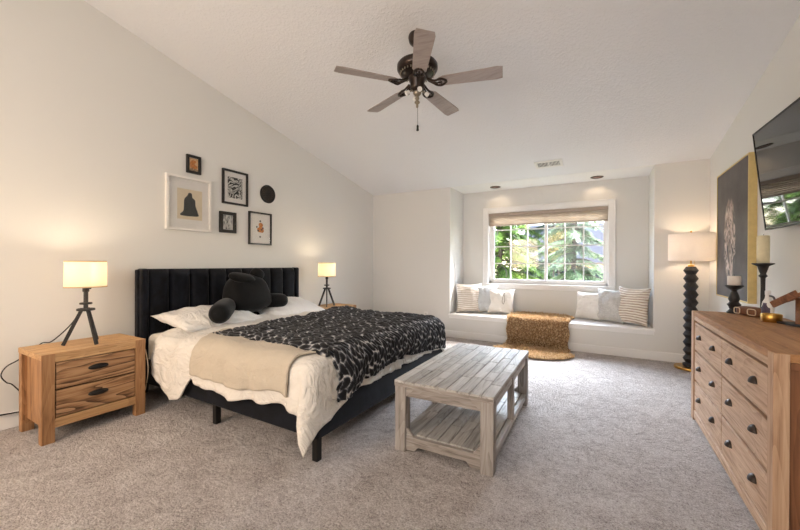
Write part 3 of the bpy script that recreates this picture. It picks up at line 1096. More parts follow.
def smooth_path(pts, k=8):
    P = [Vector(p) for p in pts]
    out = []
    for i in range(len(P) - 1):
        p0, p1, p2, p3 = P[max(0, i - 1)], P[i], P[i + 1], P[min(len(P) - 1, i + 2)]
        for j in range(k):
            s = j / k
            out.append(0.5 * ((2 * p1) + (p2 - p0) * s + (2 * p0 - 5 * p1 + 4 * p2 - p3) * s * s + (3 * p1 - p0 - 3 * p2 + p3) * s ** 3))
    out.append(P[-1])
    return out
o = MB().tube(smooth_path([(-3.385, 1.12, 0.86), (-3.44, 1.09, 0.76), (-3.50, 1.05, 0.68), (-3.60, 1.01, 0.604), (-3.66, 0.98, 0.595), (-3.69, 0.94, 0.55), (-3.69, 0.86, 0.49), (-3.69, 0.80, 0.455), (-3.69, 0.775, 0.40), (-3.69, 0.80, 0.345), (-3.69, 0.83, 0.32), (-3.69, 0.88, 0.24)]), 0.004).build('lamp_cord', M['plastic_black'], smooth=True)
tag(o, 'black lamp cord looping down behind the near nightstand', 'cord')
o = MB().tube(smooth_path([(-3.702, 0.30, 0.13), (-3.70, 0.55, 0.128), (-3.70, 0.75, 0.12), (-3.69, 0.95, 0.10)]), 0.005).build('extension_cord', M['plastic_black'], smooth=True)
tag(o, 'black cord lying along the baseboard at the left edge', 'cord')
o = MB().tube(smooth_path([(-3.25, 1.462, 0.56), (-3.20, 1.462, 0.50), (-3.18, 1.47, 0.40), (-3.20, 1.48, 0.30), (-3.26, 1.49, 0.16), (-3.34, 1.50, 0.10)]), 0.003).build('charging_cord', M['cord_white'], smooth=True)
tag(o, 'pale charging cord hanging between nightstand and bed', 'cord')
o = box(-3.48, -3.41, 1.49, 1.53, 0.02, 0.13).build('power_adapter', M['white_plastic'], bevel=0.008)
o.location.z = -0.02
tag(o, 'white power adapter on the carpet between nightstand and bed', 'adapter')

# ------------------------------------------------------------------ wall pictures
def frame_art(name, label, y0, y1, z0, z1, fm, fw_, depth=0.025, mat_in=True, group='framed pictures above the bed'):
    t = thing(name, label, 'picture', (XL, (y0 + y1) / 2, z0), 0, group)
    W, H = y1 - y0, z1 - z0
    b = MB()
    b.box(0, depth, -W / 2, W / 2, 0, fw_)
    b.box(0, depth, -W / 2, W / 2, H - fw_, H)
    b.box(0, depth, -W / 2, -W / 2 + fw_, fw_, H - fw_)
    b.box(0, depth, W / 2 - fw_, W / 2, fw_, H - fw_)
    b.build('frame', fm, t, bevel=0.0015)
    box(0.002, 0.008, -W / 2 + fw_, W / 2 - fw_, fw_, H - fw_).build('mat_board', M['paper'], t)
    box(depth - 0.008, depth - 0.0065, -W / 2 + fw_, W / 2 - fw_, fw_, H - fw_).build('glazing', M['glass'], t)
    return t, W, H
def blob(pts, x0, x1):
    return MB().prism(pts, 'X', x0, x1)
def poly_smooth(pts, k=5):
    P = smooth_path([(0, p[0], p[1]) for p in pts] + [(0, pts[0][0], pts[0][1])], k)
    return [(p.y, p.z) for p in P[:-1]]
M['ink'] = mat_plain('slate_ink', srgb(64, 66, 66), 0.9, vary=0.2, scale=60)
M['cream_paper'] = mat_plain('cream_print_paper', srgb(224, 210, 184), 0.9, vary=0.03)
M['orange_ink'] = mat_plain('orange_ink', srgb(206, 132, 66), 0.9, vary=0.25, scale=70)
M['peach'] = mat_plain('peach_print', srgb(224, 186, 140), 0.9, vary=0.15, scale=40)
t, W, H = frame_art('framed_picture', 'large white framed print of a dark rounded figure above the bed', 1.872, 2.328, 1.535, 2.083, M['frame_white'], 0.022, 0.035)
box(0.008, 0.0095, -0.115, 0.14, 0.115, 0.425).build('print', M['cream_paper'], t)
blob(poly_smooth([(-0.085, 0.17), (-0.07, 0.15), (0.09, 0.155), (0.095, 0.19), (0.07, 0.26), (0.065, 0.32), (0.035, 0.345), (0.03, 0.385), (0.0, 0.39), (-0.015, 0.36), (-0.045, 0.32), (-0.05, 0.25), (-0.055, 0.20)]), 0.0095, 0.0105).build('dark_shape', M['ink'], t)
t, W, H = frame_art('framed_picture', 'small black framed orange print, topmost of the wall pictures', 2.073, 2.222, 2.133, 2.322, M['frame_black'], 0.026)
box(0.008, 0.0095, -0.048, 0.048, 0.028, 0.160).build('print', M['peach'], t)
blob(poly_smooth([(-0.03, 0.06), (0.02, 0.05), (0.04, 0.08), (0.01, 0.10), (0.03, 0.13), (-0.01, 0.14), (-0.035, 0.11)]), 0.0095, 0.0105).build('orange_shape', M['orange_ink'], t)
b = MB()
for k in range(7):
    b.box(0.0095, 0.0105, -0.046 + 0.0135 * k, -0.038 + 0.0135 * k, 0.03, 0.044 + 0.006 * (k % 3))
b.build('dark_strip', M['ink'], t)
# maze like pattern print
tm = NT('black_white_line_print')
vv = tm.coords('Object')
nz = tm.noise(vv, 9, 1, 0.4, 1.2)
fr = tm.math('FRACT', tm.math('MULTIPLY', nz, 9.0))
tm.base(tm.ramp(fr, [(0.42, srgb(40, 40, 40)), (0.5, srgb(205, 203, 198))]))
tm.rough(0.9)
M['line_print'] = tm.m
t, W, H = frame_art('framed_picture', 'black framed print of fine black and white line pattern', 2.468, 2.796, 1.878, 2.272, M['frame_black'], 0.022)
box(0.008, 0.0095, -0.095, 0.095, 0.075, 0.315).build('print', M['line_print'], t)
tm = NT('marbled_print')
nz = tm.noise(tm.coords('Object', (1, 14, 5)), 2.2, 3, 0.5, 1.5)
tm.base(tm.ramp(nz, [(0.4, srgb(90, 90, 90)), (0.55, srgb(214, 212, 208))]))
M['marble_print'] = tm.m
t, W, H = frame_art('framed_picture', 'small ornate black frame with grey streaked print, second row', 2.436, 2.640, 1.547, 1.785, M['frame_black'], 0.036)
box(0.008, 0.0095, -0.058, 0.058, 0.042, 0.20).build('print', M['marble_print'], t)
b = MB()
for k in range(11):
    a = -0.09 + 0.018 * k
    b.ball((0.025, a, 0.018), 0.005, None, None, 8, 6).ball((0.025, a, H - 0.018), 0.005, None, None, 8, 6)
for k in range(11):
    a = 0.03 + 0.018 * k
    b.ball((0.025, -W / 2 + 0.018, a), 0.005, None, None, 8, 6).ball((0.025, W / 2 - 0.018, a), 0.005, None, None, 8, 6)
b.build('beading', M['pewter'], t, smooth=True)
t, W, H = frame_art('framed_picture', 'black framed white print with small orange figure, lowest right picture', 2.812, 3.148, 1.431, 1.834, M['frame_black'], 0.018)
b = MB()
b.prism(poly_smooth([(-0.03, 0.16), (0.04, 0.155), (0.055, 0.19), (0.03, 0.22), (0.045, 0.25), (0.01, 0.275), (-0.02, 0.26), (-0.015, 0.22), (-0.045, 0.20)]), 'X', 0.008, 0.0092)
b.build('orange_shape', M['orange_ink'], t)
b = MB()
for (a, z) in ((0.0, 0.295), (0.04, 0.21), (-0.05, 0.22), (0.0, 0.10), (-0.03, 0.175), (0.02, 0.19)):
    b.lathe([(0.012, 0.0092), (0.012, 0.0100)], (0, a, z), 14, 'X')
b.build('dark_shape', M['ink'], t)
# round carved plaque
t = thing('round_plaque', 'round black carved wall plaque beside the framed pictures', 'plaque', (XL, 3.095, 1.965))
MB().lathe([(0.113, 0.0), (0.116, 0.012), (0.110, 0.02), (0.098, 0.018), (0.094, 0.008), (0.0, 0.008)], (0, 0, 0.118), 48, 'X', False).build('disc', M['frame_black'], t, smooth=True)
b = MB()
for rad, kn in ((0.03, 8), (0.055, 12), (0.08, 16)):
    for k in range(kn):
        a = 2 * PI * k / kn
        b.lathe([(rad * 0.20, 0.008), (rad * 0.17, 0.012), (rad * 0.12, 0.013), (rad * 0.08, 0.009)], (0, rad * math.cos(a), 0.118 + rad * math.sin(a)), 10, 'X', False)
b.build('carving', M['pewter'], t, smooth=True)

# ------------------------------------------------------------------ coffee table
ct = thing('coffee_table', 'weathered grey plank coffee table with lower shelf in front of the bed', 'table', (-0.866, 2.598, 0), R(1.3))
tw, tl, th_ = 0.642, 1.235, 0.453
x0, x1, y0, y1 = -tw / 2, tw / 2, -tl / 2, tl / 2
def planks(z0, z1, xa, xb, ya, yb, rows, seed):
    q = random.Random(seed)
    b = MB()
    g_ = 0.0022
    for k in range(rows):
        a = xa + (xb - xa) * k / rows
        c_ = xa + (xb - xa) * (k + 1) / rows
        y = ya
        cut = q.uniform(.12, .4)
        while y < yb - 0.01:
            e = min(yb, y + cut)
            if yb - e < 0.12:
                e = yb
            dz = q.uniform(-.0012, .0008)
            b.box(a + g_, c_ - g_, y + g_, e - g_, z0, z1 + dz)
            y = e
            cut = q.uniform(.18, .42)
    return b
tpo = box(x0 + 0.002, x1 - 0.002, y0 + 0.002, y1 - 0.002, th_ - 0.04, th_ - 0.012).build('tabletop', M['grey_x'], ct, bevel=0.003)
planks(th_ - 0.03, th_, x0, x1, y0, y1, 9, 5).build('plank', M['grey_y'], tpo, bevel=0.0008, seg=1)
pw = 0.075
lx0, lx1, ly0, ly1 = x0 + 0.004, x1 - 0.004, y0 + 0.006, y1 - 0.006
for (px, py) in ((lx0, ly0), (lx1 - pw, ly0), (lx0, ly1 - pw), (lx1 - pw, ly1 - pw)):
    box(px, px + pw, py, py + pw, 0, th_ - 0.04).build('leg', M['grey_z'], ct, bevel=0.003)
for py in (ly0 + 0.012, ly1 - 0.042):
    box(lx0 + pw, lx1 - pw, py, py + 0.03, th_ - 0.10, th_ - 0.04).build('apron', M['grey_x'], ct, bevel=0.002)
for px in (lx0 + 0.012, lx1 - 0.042):
    box(px, px + 0.03, ly0 + pw, ly1 - pw, th_ - 0.10, th_ - 0.04).build('apron', M['grey_y'], ct, bevel=0.002)
    box(px - 0.003, px + 0.037, -0.025, 0.025, 0.098, th_ - 0.04).build('middle_post', M['grey_z'], ct, bevel=0.002)
    box(px, px + 0.03, ly0 + pw, ly1 - pw, 0.05, 0.098).build('shelf_rail', M['grey_y'], ct, bevel=0.002)
for py in (ly0 + 0.012, ly1 - 0.042):
    a, b_ = lx0 + pw, lx1 - pw
    MB().prism([(a, 0.012), (a + 0.06, 0.012), (a + 0.085, 0.042), (b_ - 0.085, 0.042), (b_ - 0.06, 0.012), (b_, 0.012), (b_, 0.098), (a, 0.098)], 'Y', py, py + 0.03).build('shelf_rail', M['grey_x'], ct, bevel=0.002)
    for (cx, sg) in ((a, 1), (b_, -1)):
        MB().prism([(cx, th_ - 0.10), (cx + sg * 0.0, th_ - 0.045), (cx + sg * 0.06, th_ - 0.045)], 'Y', py - 0.004, py).build('corner_brace', M['grey_x'], ct)
        MB().prism([(cx, 0.098), (cx, 0.152), (cx + sg * 0.05, 0.098)], 'Y', py + 0.004, py + 0.026).build('corner_brace', M['grey_x'], ct)
planks(0.084, 0.104, lx0 + 0.045, lx1 - 0.045, ly0 + 0.045, ly1 - 0.045, 7, 15).build('shelf', M['grey_y'], ct, bevel=0.0008, seg=1)

# ------------------------------------------------------------------ dresser
dr = thing('dresser', 'six-drawer oak dresser with dark cup pulls under the television', 'dresser', (0.605, 2.815, 0))
DW, DD, DH = 1.575, 0.465, 0.842
dy0, dy1 = -DW / 2, DW / 2
for (ya, yb) in ((dy0, dy0 + 0.062), (dy1 - 0.075, dy1)):
    box(0, 0.05, ya, yb, 0, DH - 0.002).build('front_post', M['dr_up'], dr, bevel=0.003)
    box(DD - 0.05, DD, ya, yb, 0, DH - 0.002).build('rear_post', M['dr_up'], dr, bevel=0.003)
tb = MB()
for k in range(5):
    xa = 0.004 + (DD - 0.004) * k / 5
    tb.box(xa, xa + (DD - 0.004) / 5 - 0.0008, dy0 + 0.003, dy1 - 0.003, DH - 0.035, DH)
tb.build('top', M['dr_top'], dr, bevel=0.0012)
box(0.004, 0.04, dy0 + 0.062, dy1 - 0.075, 0.774, DH - 0.036).build('top_rail', M['dr_front'], dr, bevel=0.002)
box(0.004, 0.04, dy0 + 0.062, dy1 - 0.075, 0.022, 0.078).build('bottom_rail', M['dr_front'], dr, bevel=0.002)
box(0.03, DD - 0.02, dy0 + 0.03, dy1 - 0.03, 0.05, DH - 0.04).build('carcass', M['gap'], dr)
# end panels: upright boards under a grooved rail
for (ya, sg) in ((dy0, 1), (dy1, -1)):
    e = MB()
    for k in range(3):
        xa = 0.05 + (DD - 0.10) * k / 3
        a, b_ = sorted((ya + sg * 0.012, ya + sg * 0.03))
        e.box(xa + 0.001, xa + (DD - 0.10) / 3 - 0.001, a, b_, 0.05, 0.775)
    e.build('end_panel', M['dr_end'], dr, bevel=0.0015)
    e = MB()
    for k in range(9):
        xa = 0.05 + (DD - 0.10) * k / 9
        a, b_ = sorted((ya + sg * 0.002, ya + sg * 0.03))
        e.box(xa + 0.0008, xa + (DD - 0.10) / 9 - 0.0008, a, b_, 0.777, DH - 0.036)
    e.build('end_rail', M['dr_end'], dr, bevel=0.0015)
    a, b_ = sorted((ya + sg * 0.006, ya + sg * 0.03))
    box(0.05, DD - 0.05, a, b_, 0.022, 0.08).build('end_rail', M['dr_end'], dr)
rows = ((0.090, 0.302), (0.320, 0.532), (0.550, 0.758))
cy0, cym, cy1 = dy0 + 0.066, -0.015, dy1 - 0.079
for (ya, yb) in ((cy0, cym - 0.006), (cym + 0.006, cy1)):
    for (z0, z1) in rows:
        d = box(0.008, 0.034, ya, yb, z0, z1).build('drawer', M['dr_front'], dr, bevel=0.0025)
        for k in (0.24, 0.76):
            yc, zc = ya + (yb - ya) * k, (z0 + z1) / 2 + 0.012
            def cup(u, v, yc=yc, zc=zc):
                a = PI * u
                q = v * PI / 2
                return (0.008 - 0.022 * math.sin(a) * math.cos(q), yc - 0.031 * math.cos(a) * (0.85 + 0.15 * math.cos(q)), zc - 0.012 + 0.028 * math.sin(q) * math.sin(a) ** 0.7)
            MB().grid(cup, 16, 8).build('cup_pull', M['pewter'], d, smooth=True, solid=0.0025, fix=False)

DTZ = DH + 0.001
# short and tall candle holders
def candle_holder(name, label, loc, prof, cr, ch, wax, seed, cname, clabel):
    t = thing(name, label, 'candle holder', loc, 0, 'black candle holders on the dresser')
    k = max(range(len(prof)), key=lambda i: prof[i][1])
    split = len(prof) - 5
    MB().lathe(prof[:split + 1], n=36).build('stem', M['blackwood'], t, smooth=True, autosmooth=50)
    MB().lathe(prof[split:], n=36).build('dish', M['blackwood'], t, smooth=True, autosmooth=50)
    top = prof[-1][1]
    cnd = thing(cname, clabel, 'candle', (loc[0], loc[1], loc[2] + top + 0.001))
    MB().lathe([(cr - 0.002, 0), (cr, 0.002), (cr, ch - 0.004), (cr - 0.004, ch), (cr - 0.012, ch - 0.003), (0.0, ch - 0.005)], n=36, capped=False).build('wax', wax, cnd, smooth=True, autosmooth=50)
    MB().tube([(0, 0, ch - 0.006), (0.001, 0, ch + 0.004), (0.003, 0, ch + 0.011)], 0.0012, 6).build('wick', M['black'], cnd)
candle_holder('candle_holder', 'short black turned candle holder at the far end of the dresser', (0.845, 3.55, DTZ),
    [(0.042, 0), (0.044, 0.006), (0.038, 0.014), (0.026, 0.03), (0.032, 0.05), (0.042, 0.065), (0.032, 0.075), (0.026, 0.085), (0.034, 0.105), (0.030, 0.125), (0.022, 0.15), (0.016, 0.165), (0.02, 0.172), (0.040, 0.186), (0.052, 0.200), (0.056, 0.205), (0.054, 0.208)],
    0.039, 0.068, M['wax'], 1, 'pillar_candle', 'short white pillar candle on the short black holder')
candle_holder('candle_holder', 'tall slender black candle holder behind the white bottle', (0.958, 3.395, DTZ),
    [(0.055, 0), (0.057, 0.008), (0.045, 0.018), (0.02, 0.03), (0.014, 0.06), (0.012, 0.20), (0.013, 0.270), (0.018, 0.278), (0.025, 0.284), (0.018, 0.292), (0.015, 0.300), (0.020, 0.315), (0.024, 0.330), (0.03, 0.352), (0.052, 0.364), (0.059, 0.368), (0.057, 0.373)],
    0.033, 0.19, M['ivory'], 2, 'pillar_candle', 'tall ivory ribbed candle on the tall black holder')

# brown case with pale end loops
M['brown_leather'] = mat_plain('brown_leather', srgb(112, 72, 46), 0.5, vary=0.18, scale=40, bump=0.2)
M['pale_rim'] = mat_plain('pale_horn_rim', srgb(214, 190, 160), 0.4)
t = thing('leather_case', 'brown leather case with pale rimmed loops in front of the short candle', 'case', (0.905, 3.40, DTZ), R(-62))
MB().ball((0, 0, 0.033), 0.105, 0.035, 0.033, 28, 14, None, 0.55).build('body', M['brown_leather'], t, smooth=True)
for (xc, w_) in ((-0.075, 0.022), (0.035, 0.03)):
    ring = []
    for k in range(25):
        a = 2 * PI * k / 24
        s = lambda q: math.copysign(abs(q) ** 0.5, q)
        ring.append((xc + w_ * s(math.cos(a)), -0.0375, 0.032 + 0.021 * s(math.sin(a))))
    MB().tube(ring, 0.0035, 6).build('rim', M['pale_rim'], t, smooth=True)

# white lotion bottle with handle
t = thing('lotion_bottle', 'white bottle with dark purple label beside the brass tin', 'bottle', (0.948, 3.275, DTZ), R(-60))
b = MB()
def bott(u, v):
    prof = [(0.0, 0.030, 0.020), (0.05, 0.036, 0.024), (0.45, 0.036, 0.024), (0.62, 0.030, 0.021), (0.76, 0.016, 0.014), (0.84, 0.013, 0.013), (1.0, 0.013, 0.013)]
    for (a, b2) in zip(prof, prof[1:]):
        if a[0] <= v <= b2[0] + 1e-6:
            s = (v - a[0]) / (b2[0] - a[0])
            rx, ry = a[1] + (b2[1] - a[1]) * s, a[2] + (b2[2] - a[2]) * s
    return (rx * math.cos(2 * PI * u), ry * math.sin(2 * PI * u), 0.180 * v)
b.grid(bott, 28, 40)
b.build('body', M['white_plastic'], t, smooth=True)
MB().tube(smooth_path([(0.012, 0, 0.156), (0.036, 0, 0.148), (0.046, 0, 0.116), (0.034, 0, 0.087)]), 0.006, 8).build('handle', mat_plain('grey_plastic', srgb(84, 80, 84), 0.5), t, smooth=True)
MB().lathe([(0.0145, 0.163), (0.0145, 0.187), (0.012, 0.190)], n=20).build('cap', M['white_plastic'], t, autosmooth=40)
def lab(u, v):
    a = -PI / 2 + (u - 0.5) * 1.9
    k = 1 - 0.45 * smooth(0.6, 1.0, v)
    return (0.0366 * math.cos(a) * k, -0.0246 * abs(math.sin(a)) * 1.0, 0.018 + 0.090 * v)
MB().grid(lab, 14, 10).build('paper_label', mat_plain('purple_label', srgb(84, 72, 90), 0.6, vary=0.25, scale=70), t, smooth=True, solid=0.0008, fix=False)

# brass tin candle
t = thing('brass_tin', 'low round brass candle tin on the dresser edge', 'tin', (0.925, 3.135, DTZ))
MB().lathe([(0.046, 0), (0.05, 0.004), (0.05, 0.046), (0.047, 0.05), (0.044, 0.046), (0.044, 0.032), (0.0, 0.032)], n=40, capped=False).build('body', M['brass'], t, smooth=True, autosmooth=45)
MB().lathe([(0.0, 0.034), (0.043, 0.034), (0.043, 0.036), (0.0, 0.036)], n=32, capped=False).build('wax', mat_plain('brown_wax', srgb(96, 66, 40), 0.4), t)

# wooden book stand
M['walnut'] = mat_wood('walnut_board', srgb(132, 84, 52), srgb(158, 106, 68), srgb(92, 56, 34), 1, 20, 2.4, tone=0.1)
t = thing('book_stand', 'brown wooden book stand with a slanted tray at the right edge', 'stand', (1.012, 3.0, DTZ), R(-74))
box(-0.10, 0.11, -0.055, 0.055, 0, 0.012).build('base', M['blackwood'], t, bevel=0.002)
box(0.0, 0.045, -0.03, 0.03, 0.012, 0.165).build('post', M['walnut'], t, bevel=0.002)
rot = Matrix.Rotation(R(20), 3, 'X') @ Matrix.Rotation(R(-22), 3, 'Y')
tr = MB().box(-0.12, 0.13, -0.085, 0.085, 0.175, 0.187, rot, (0, 0, 0.18)).build('tray', M['walnut'], t, bevel=0.002)
MB().box(-0.12, 0.13, -0.093, -0.083, 0.165, 0.205, rot, (0, 0, 0.18)).build('lip', M['walnut'], tr, bevel=0.002)

# ------------------------------------------------------------------ right wall: painting and television
pt = thing('painting', 'large dark grey canvas with pale abstract strokes in a gold frame', 'painting', (XR, 4.462, 0.883))
PW, PH = 0.955, 1.252
b = MB()
for (ya, yb, za, zb) in ((-PW / 2, PW / 2, 0, 0.012), (-PW / 2, PW / 2, PH - 0.012, PH), (-PW / 2, -PW / 2 + 0.012, 0.012, PH - 0.012), (PW / 2 - 0.012, PW / 2, 0.012, PH - 0.012)):
    b.box(-0.055, 0, ya, yb, za, zb)
b.build('frame', M['gold'], pt, bevel=0.001)
tm = NT('charcoal_canvas')
nz = tm.noise(tm.coords('Object'), 3.0, 4, 0.6)
tm.base(tm.ramp(nz, [(0.3, srgb(74, 68, 66)), (0.7, srgb(104, 97, 94))]))
vo = tm.coords('Object', (1, 1, 1))
sp_ = tm.n('SeparateXYZ')
tm.l(vo, sp_.inputs[0])
ey = tm.math('DIVIDE', tm.math('SUBTRACT', sp_.outputs[1], 0.05), 0.24)
ez = tm.math('DIVIDE', tm.math('SUBTRACT', sp_.outputs[2], 0.58), 0.52)
rad = tm.math('ADD', tm.math('MULTIPLY', ey, ey), tm.math('MULTIPLY', ez, ez))
wv = tm.noise(tm.coords('Object', (1, 7.5, 3.4)), 1.0, 4, 0.6, 2.2)
ridge = tm.math('ABSOLUTE', tm.math('SUBTRACT', wv, 0.5))
strokes = tm.ramp(ridge, [(0.015, (1, 1, 1, 1)), (0.10, (0, 0, 0, 1))])
mask = tm.ramp(tm.math('ADD', rad, tm.math('MULTIPLY', tm.noise(vo, 6, 3), 0.7)), [(0.75, (1, 1, 1, 1)), (1.25, (0, 0, 0, 1))])
fac = tm.mix(1.0, strokes, mask, 'MULTIPLY')
pale = tm.ramp(tm.noise(vo, 14, 3), [(0.3, srgb(170, 142, 128)), (0.7, srgb(222, 204, 192))])
tm.base(tm.mix(fac, tm.ramp(nz, [(0.3, srgb(74, 68, 66)), (0.7, srgb(104, 97, 94))]), pale))
tm.rough(0.7)
M['canvas'] = tm.m
box(-0.05, -0.01, -PW / 2 + 0.013, PW / 2 - 0.013, 0.013, PH - 0.013).build('canvas', M['canvas'], pt)

tv = thing('television', 'wide black flat television tilted down from the right wall', 'television', (XR, 2.845, 1.792), R(2.0))
tilt_a = math.atan2(0.072, 0.706)
rt = Matrix.Rotation(-tilt_a, 3, 'Y')   # top leans into the room
TVW, TVH = 1.235, 0.69
oc = (-0.112, 0, 0)
def tvbox(x0, x1, y0, y1, z0, z1):
    b = MB()
    vs = [rt @ Vector((x, y, z)) + Vector(oc) for z in (z0, z1) for y in (y0, y1) for x in (x0, x1)]
    b.add(vs, [(0, 2, 3, 1), (4, 5, 7, 6), (0, 1, 5, 4), (2, 6, 7, 3), (0, 4, 6, 2), (1, 3, 7, 5)])
    return b
tvbox(0.0, 0.03, -TVW / 2, TVW / 2, -TVH / 2, TVH / 2).build('housing', M['black'], tv, bevel=0.003)
b = MB()
for (ya, yb, za, zb) in ((-TVW / 2, TVW / 2, -TVH / 2, -TVH / 2 + 0.012), (-TVW / 2, TVW / 2, TVH / 2 - 0.008, TVH / 2), (-TVW / 2, -TVW / 2 + 0.008, -TVH / 2, TVH / 2), (TVW / 2 - 0.008, TVW / 2, -TVH / 2, TVH / 2)):
    vs = [rt @ Vector((x, y, z)) + Vector(oc) for z in (za, zb) for y in (ya, yb) for x in (-0.006, 0.0)]
    b.add(vs, [(0, 2, 3, 1), (4, 5, 7, 6), (0, 1, 5, 4), (2, 6, 7, 3), (0, 4, 6, 2), (1, 3, 7, 5)])
b.build('bezel', M['black'], tv)
tm = NT('glossy_black_screen')
tm.base(srgb(16, 18, 20))
tm.rough(0.03)
tm.b.inputs['Specular IOR Level'].default_value = 0.5
tm.b.inputs['IOR'].default_value = 1.55
M['screen'] = tm.m
tvbox(-0.003, 0.001, -TVW / 2 + 0.008, TVW / 2 - 0.008, -TVH / 2 + 0.012, TVH / 2 - 0.008).build('screen', M['screen'], tv)
mb = MB()
mb.box(-0.012, 0, -0.2, 0.2, -0.16, 0.16)
mb.box(-0.07, 0, -0.15, -0.11, -0.14, 0.14)
mb.box(-0.07, 0, 0.11, 0.15, -0.14, 0.14)
mb.build('wall_mount', M['black'], tv)

# ------------------------------------------------------------------ floor lamp
fl = thing('floor_lamp', 'black zigzag column floor lamp with white drum shade in the right corner', 'lamp', (0.872, 5.24, 0))
MB().lathe([(0.15, 0), (0.152, 0.004), (0.152, 0.026), (0.148, 0.03), (0.0, 0.03)], n=48, capped=False).build('base', M['brass'], fl, smooth=True, autosmooth=45)
prof = [(0.062, 0.03)]
nz_, za, zb = 12, 0.075, 1.185
prof += [(0.072, 0.04), (0.072, 0.062), (0.05, 0.07)]
for k in range(nz_):
    s = (zb - za) / nz_
    prof += [(0.045, za + s * k), (0.071, za + s * (k + 0.5)), ]
prof += [(0.045, zb)]
MB().lathe(prof, n=40).build('column', M['blackwood'], fl, autosmooth=20)
MB().lathe([(0.03, zb), (0.03, zb + 0.02), (0.008, zb + 0.026), (0.008, zb + 0.10), (0.016, zb + 0.105), (0.016, zb + 0.15), (0.01, zb + 0.155)], n=24).build('neck', M['brass'], fl, autosmooth=40)
zb2, zt2, rs = 1.25, 1.562, 0.213
sh = MB().lathe([(rs, zb2), (rs, zt2), (rs - 0.003, zt2), (rs - 0.003, zb2), (rs, zb2)], n=64, capped=False).build('lamp_shade', mat_shade('white_linen_shade', srgb(246, 243, 240), 0.45), fl, autosmooth=50)
sp = MB()
for k in range(3):
    a = R(20 + 120 * k)
    sp.cyl((0, 0, zt2 - 0.012), ((rs - 0.002) * math.cos(a), (rs - 0.002) * math.sin(a), zt2 - 0.012), 0.0025, n=6)
sp.build('shade_spider', M['brass'], sh)
MB().lathe([(0.004, zb + 0.15), (0.004, zt2 + 0.01), (0.009, zt2 + 0.016), (0.009, zt2 + 0.03), (0.003, zt2 + 0.036)], n=16).build('finial', M['brass'], fl, autosmooth=40)
MB().ball((0.06, 0, 1.40), 0.028, None, 0.036, 16, 10).build('bulb', M['bulb'], fl, smooth=True)
MB().ball((-0.06, 0, 1.40), 0.028, None, 0.036, 16, 10).build('bulb', M['bulb'], fl, smooth=True)
MB().bar((-0.06, 0, 1.345), (0.06, 0, 1.345), 0.012, 0.012).build('socket_bar', M['brass'], fl)
MB().tube([(0.03, -0.02, 1.34), (0.03, -0.02, 1.18)], 0.0015, 6).build('pull_chain', M['brass'], fl)
l = light('floor_lamp_light', 'POINT', (0, 0, 1.40), 2.6, (1.0, 0.76, 0.54), radius=0.05)
l.parent = fl

# ------------------------------------------------------------------ ceiling fan
FX, FYc = -1.30, 2.53
fz = ceil_z(FX, FYc)
fan = thing('ceiling_fan', 'five-blade dark bronze ceiling fan hanging from the sloped ceiling', 'fan', (FX, FYc, 2.636), R(0))
cz = fz - 2.636
sl_ = math.atan(0.185)
rotc = Matrix.Rotation(-sl_, 3, 'X')
b = MB().lathe([(0.0, 0.0), (0.07, 0.0), (0.072, -0.015), (0.062, -0.05), (0.03, -0.075), (0.0, -0.075)], n=32, capped=False)
b.v = [tuple(rotc @ Vector(v) + Vector((0, 0, cz - 0.001))) for v in b.v]
b.build('canopy', M['bronze'], fan, smooth=True, autosmooth=45)
MB().cyl((0, 0, 0.2), (0, 0, cz - 0.06), 0.014).build('downrod', M['bronze'], fan, autosmooth=45)
MB().lathe([(0.0, 0.205), (0.03, 0.203), (0.05, 0.190), (0.11, 0.176), (0.15, 0.16), (0.162, 0.145), (0.162, 0.115), (0.150, 0.095), (0.12, 0.075), (0.075, 0.06), (0.0, 0.055)], n=48, capped=False).build('motor_housing', M['bronze'], fan, smooth=True, autosmooth=50)
bd = MB()
for k in range(30):
    a = 2 * PI * k / 30
    bd.ball((0.135 * math.cos(a), 0.135 * math.sin(a), 0.082), 0.006, None, 0.012, 8, 6)
bd.build('housing_beading', M['mirror_steel'], fan, smooth=True)
MB().lathe([(0.07, 0.06), (0.072, 0.035), (0.056, 0.01), (0.058, -0.03), (0.045, -0.05), (0.03, -0.06), (0.0, -0.06)], n=36, capped=False).build('switch_housing', M['bronze'], fan, smooth=True, autosmooth=50)
M['blade'] = mat_wood('greyed_wood_blade', srgb(164, 151, 144), srgb(176, 164, 157), srgb(146, 133, 126), 0, 22, 1.6, tone=0.0, rough=0.35)
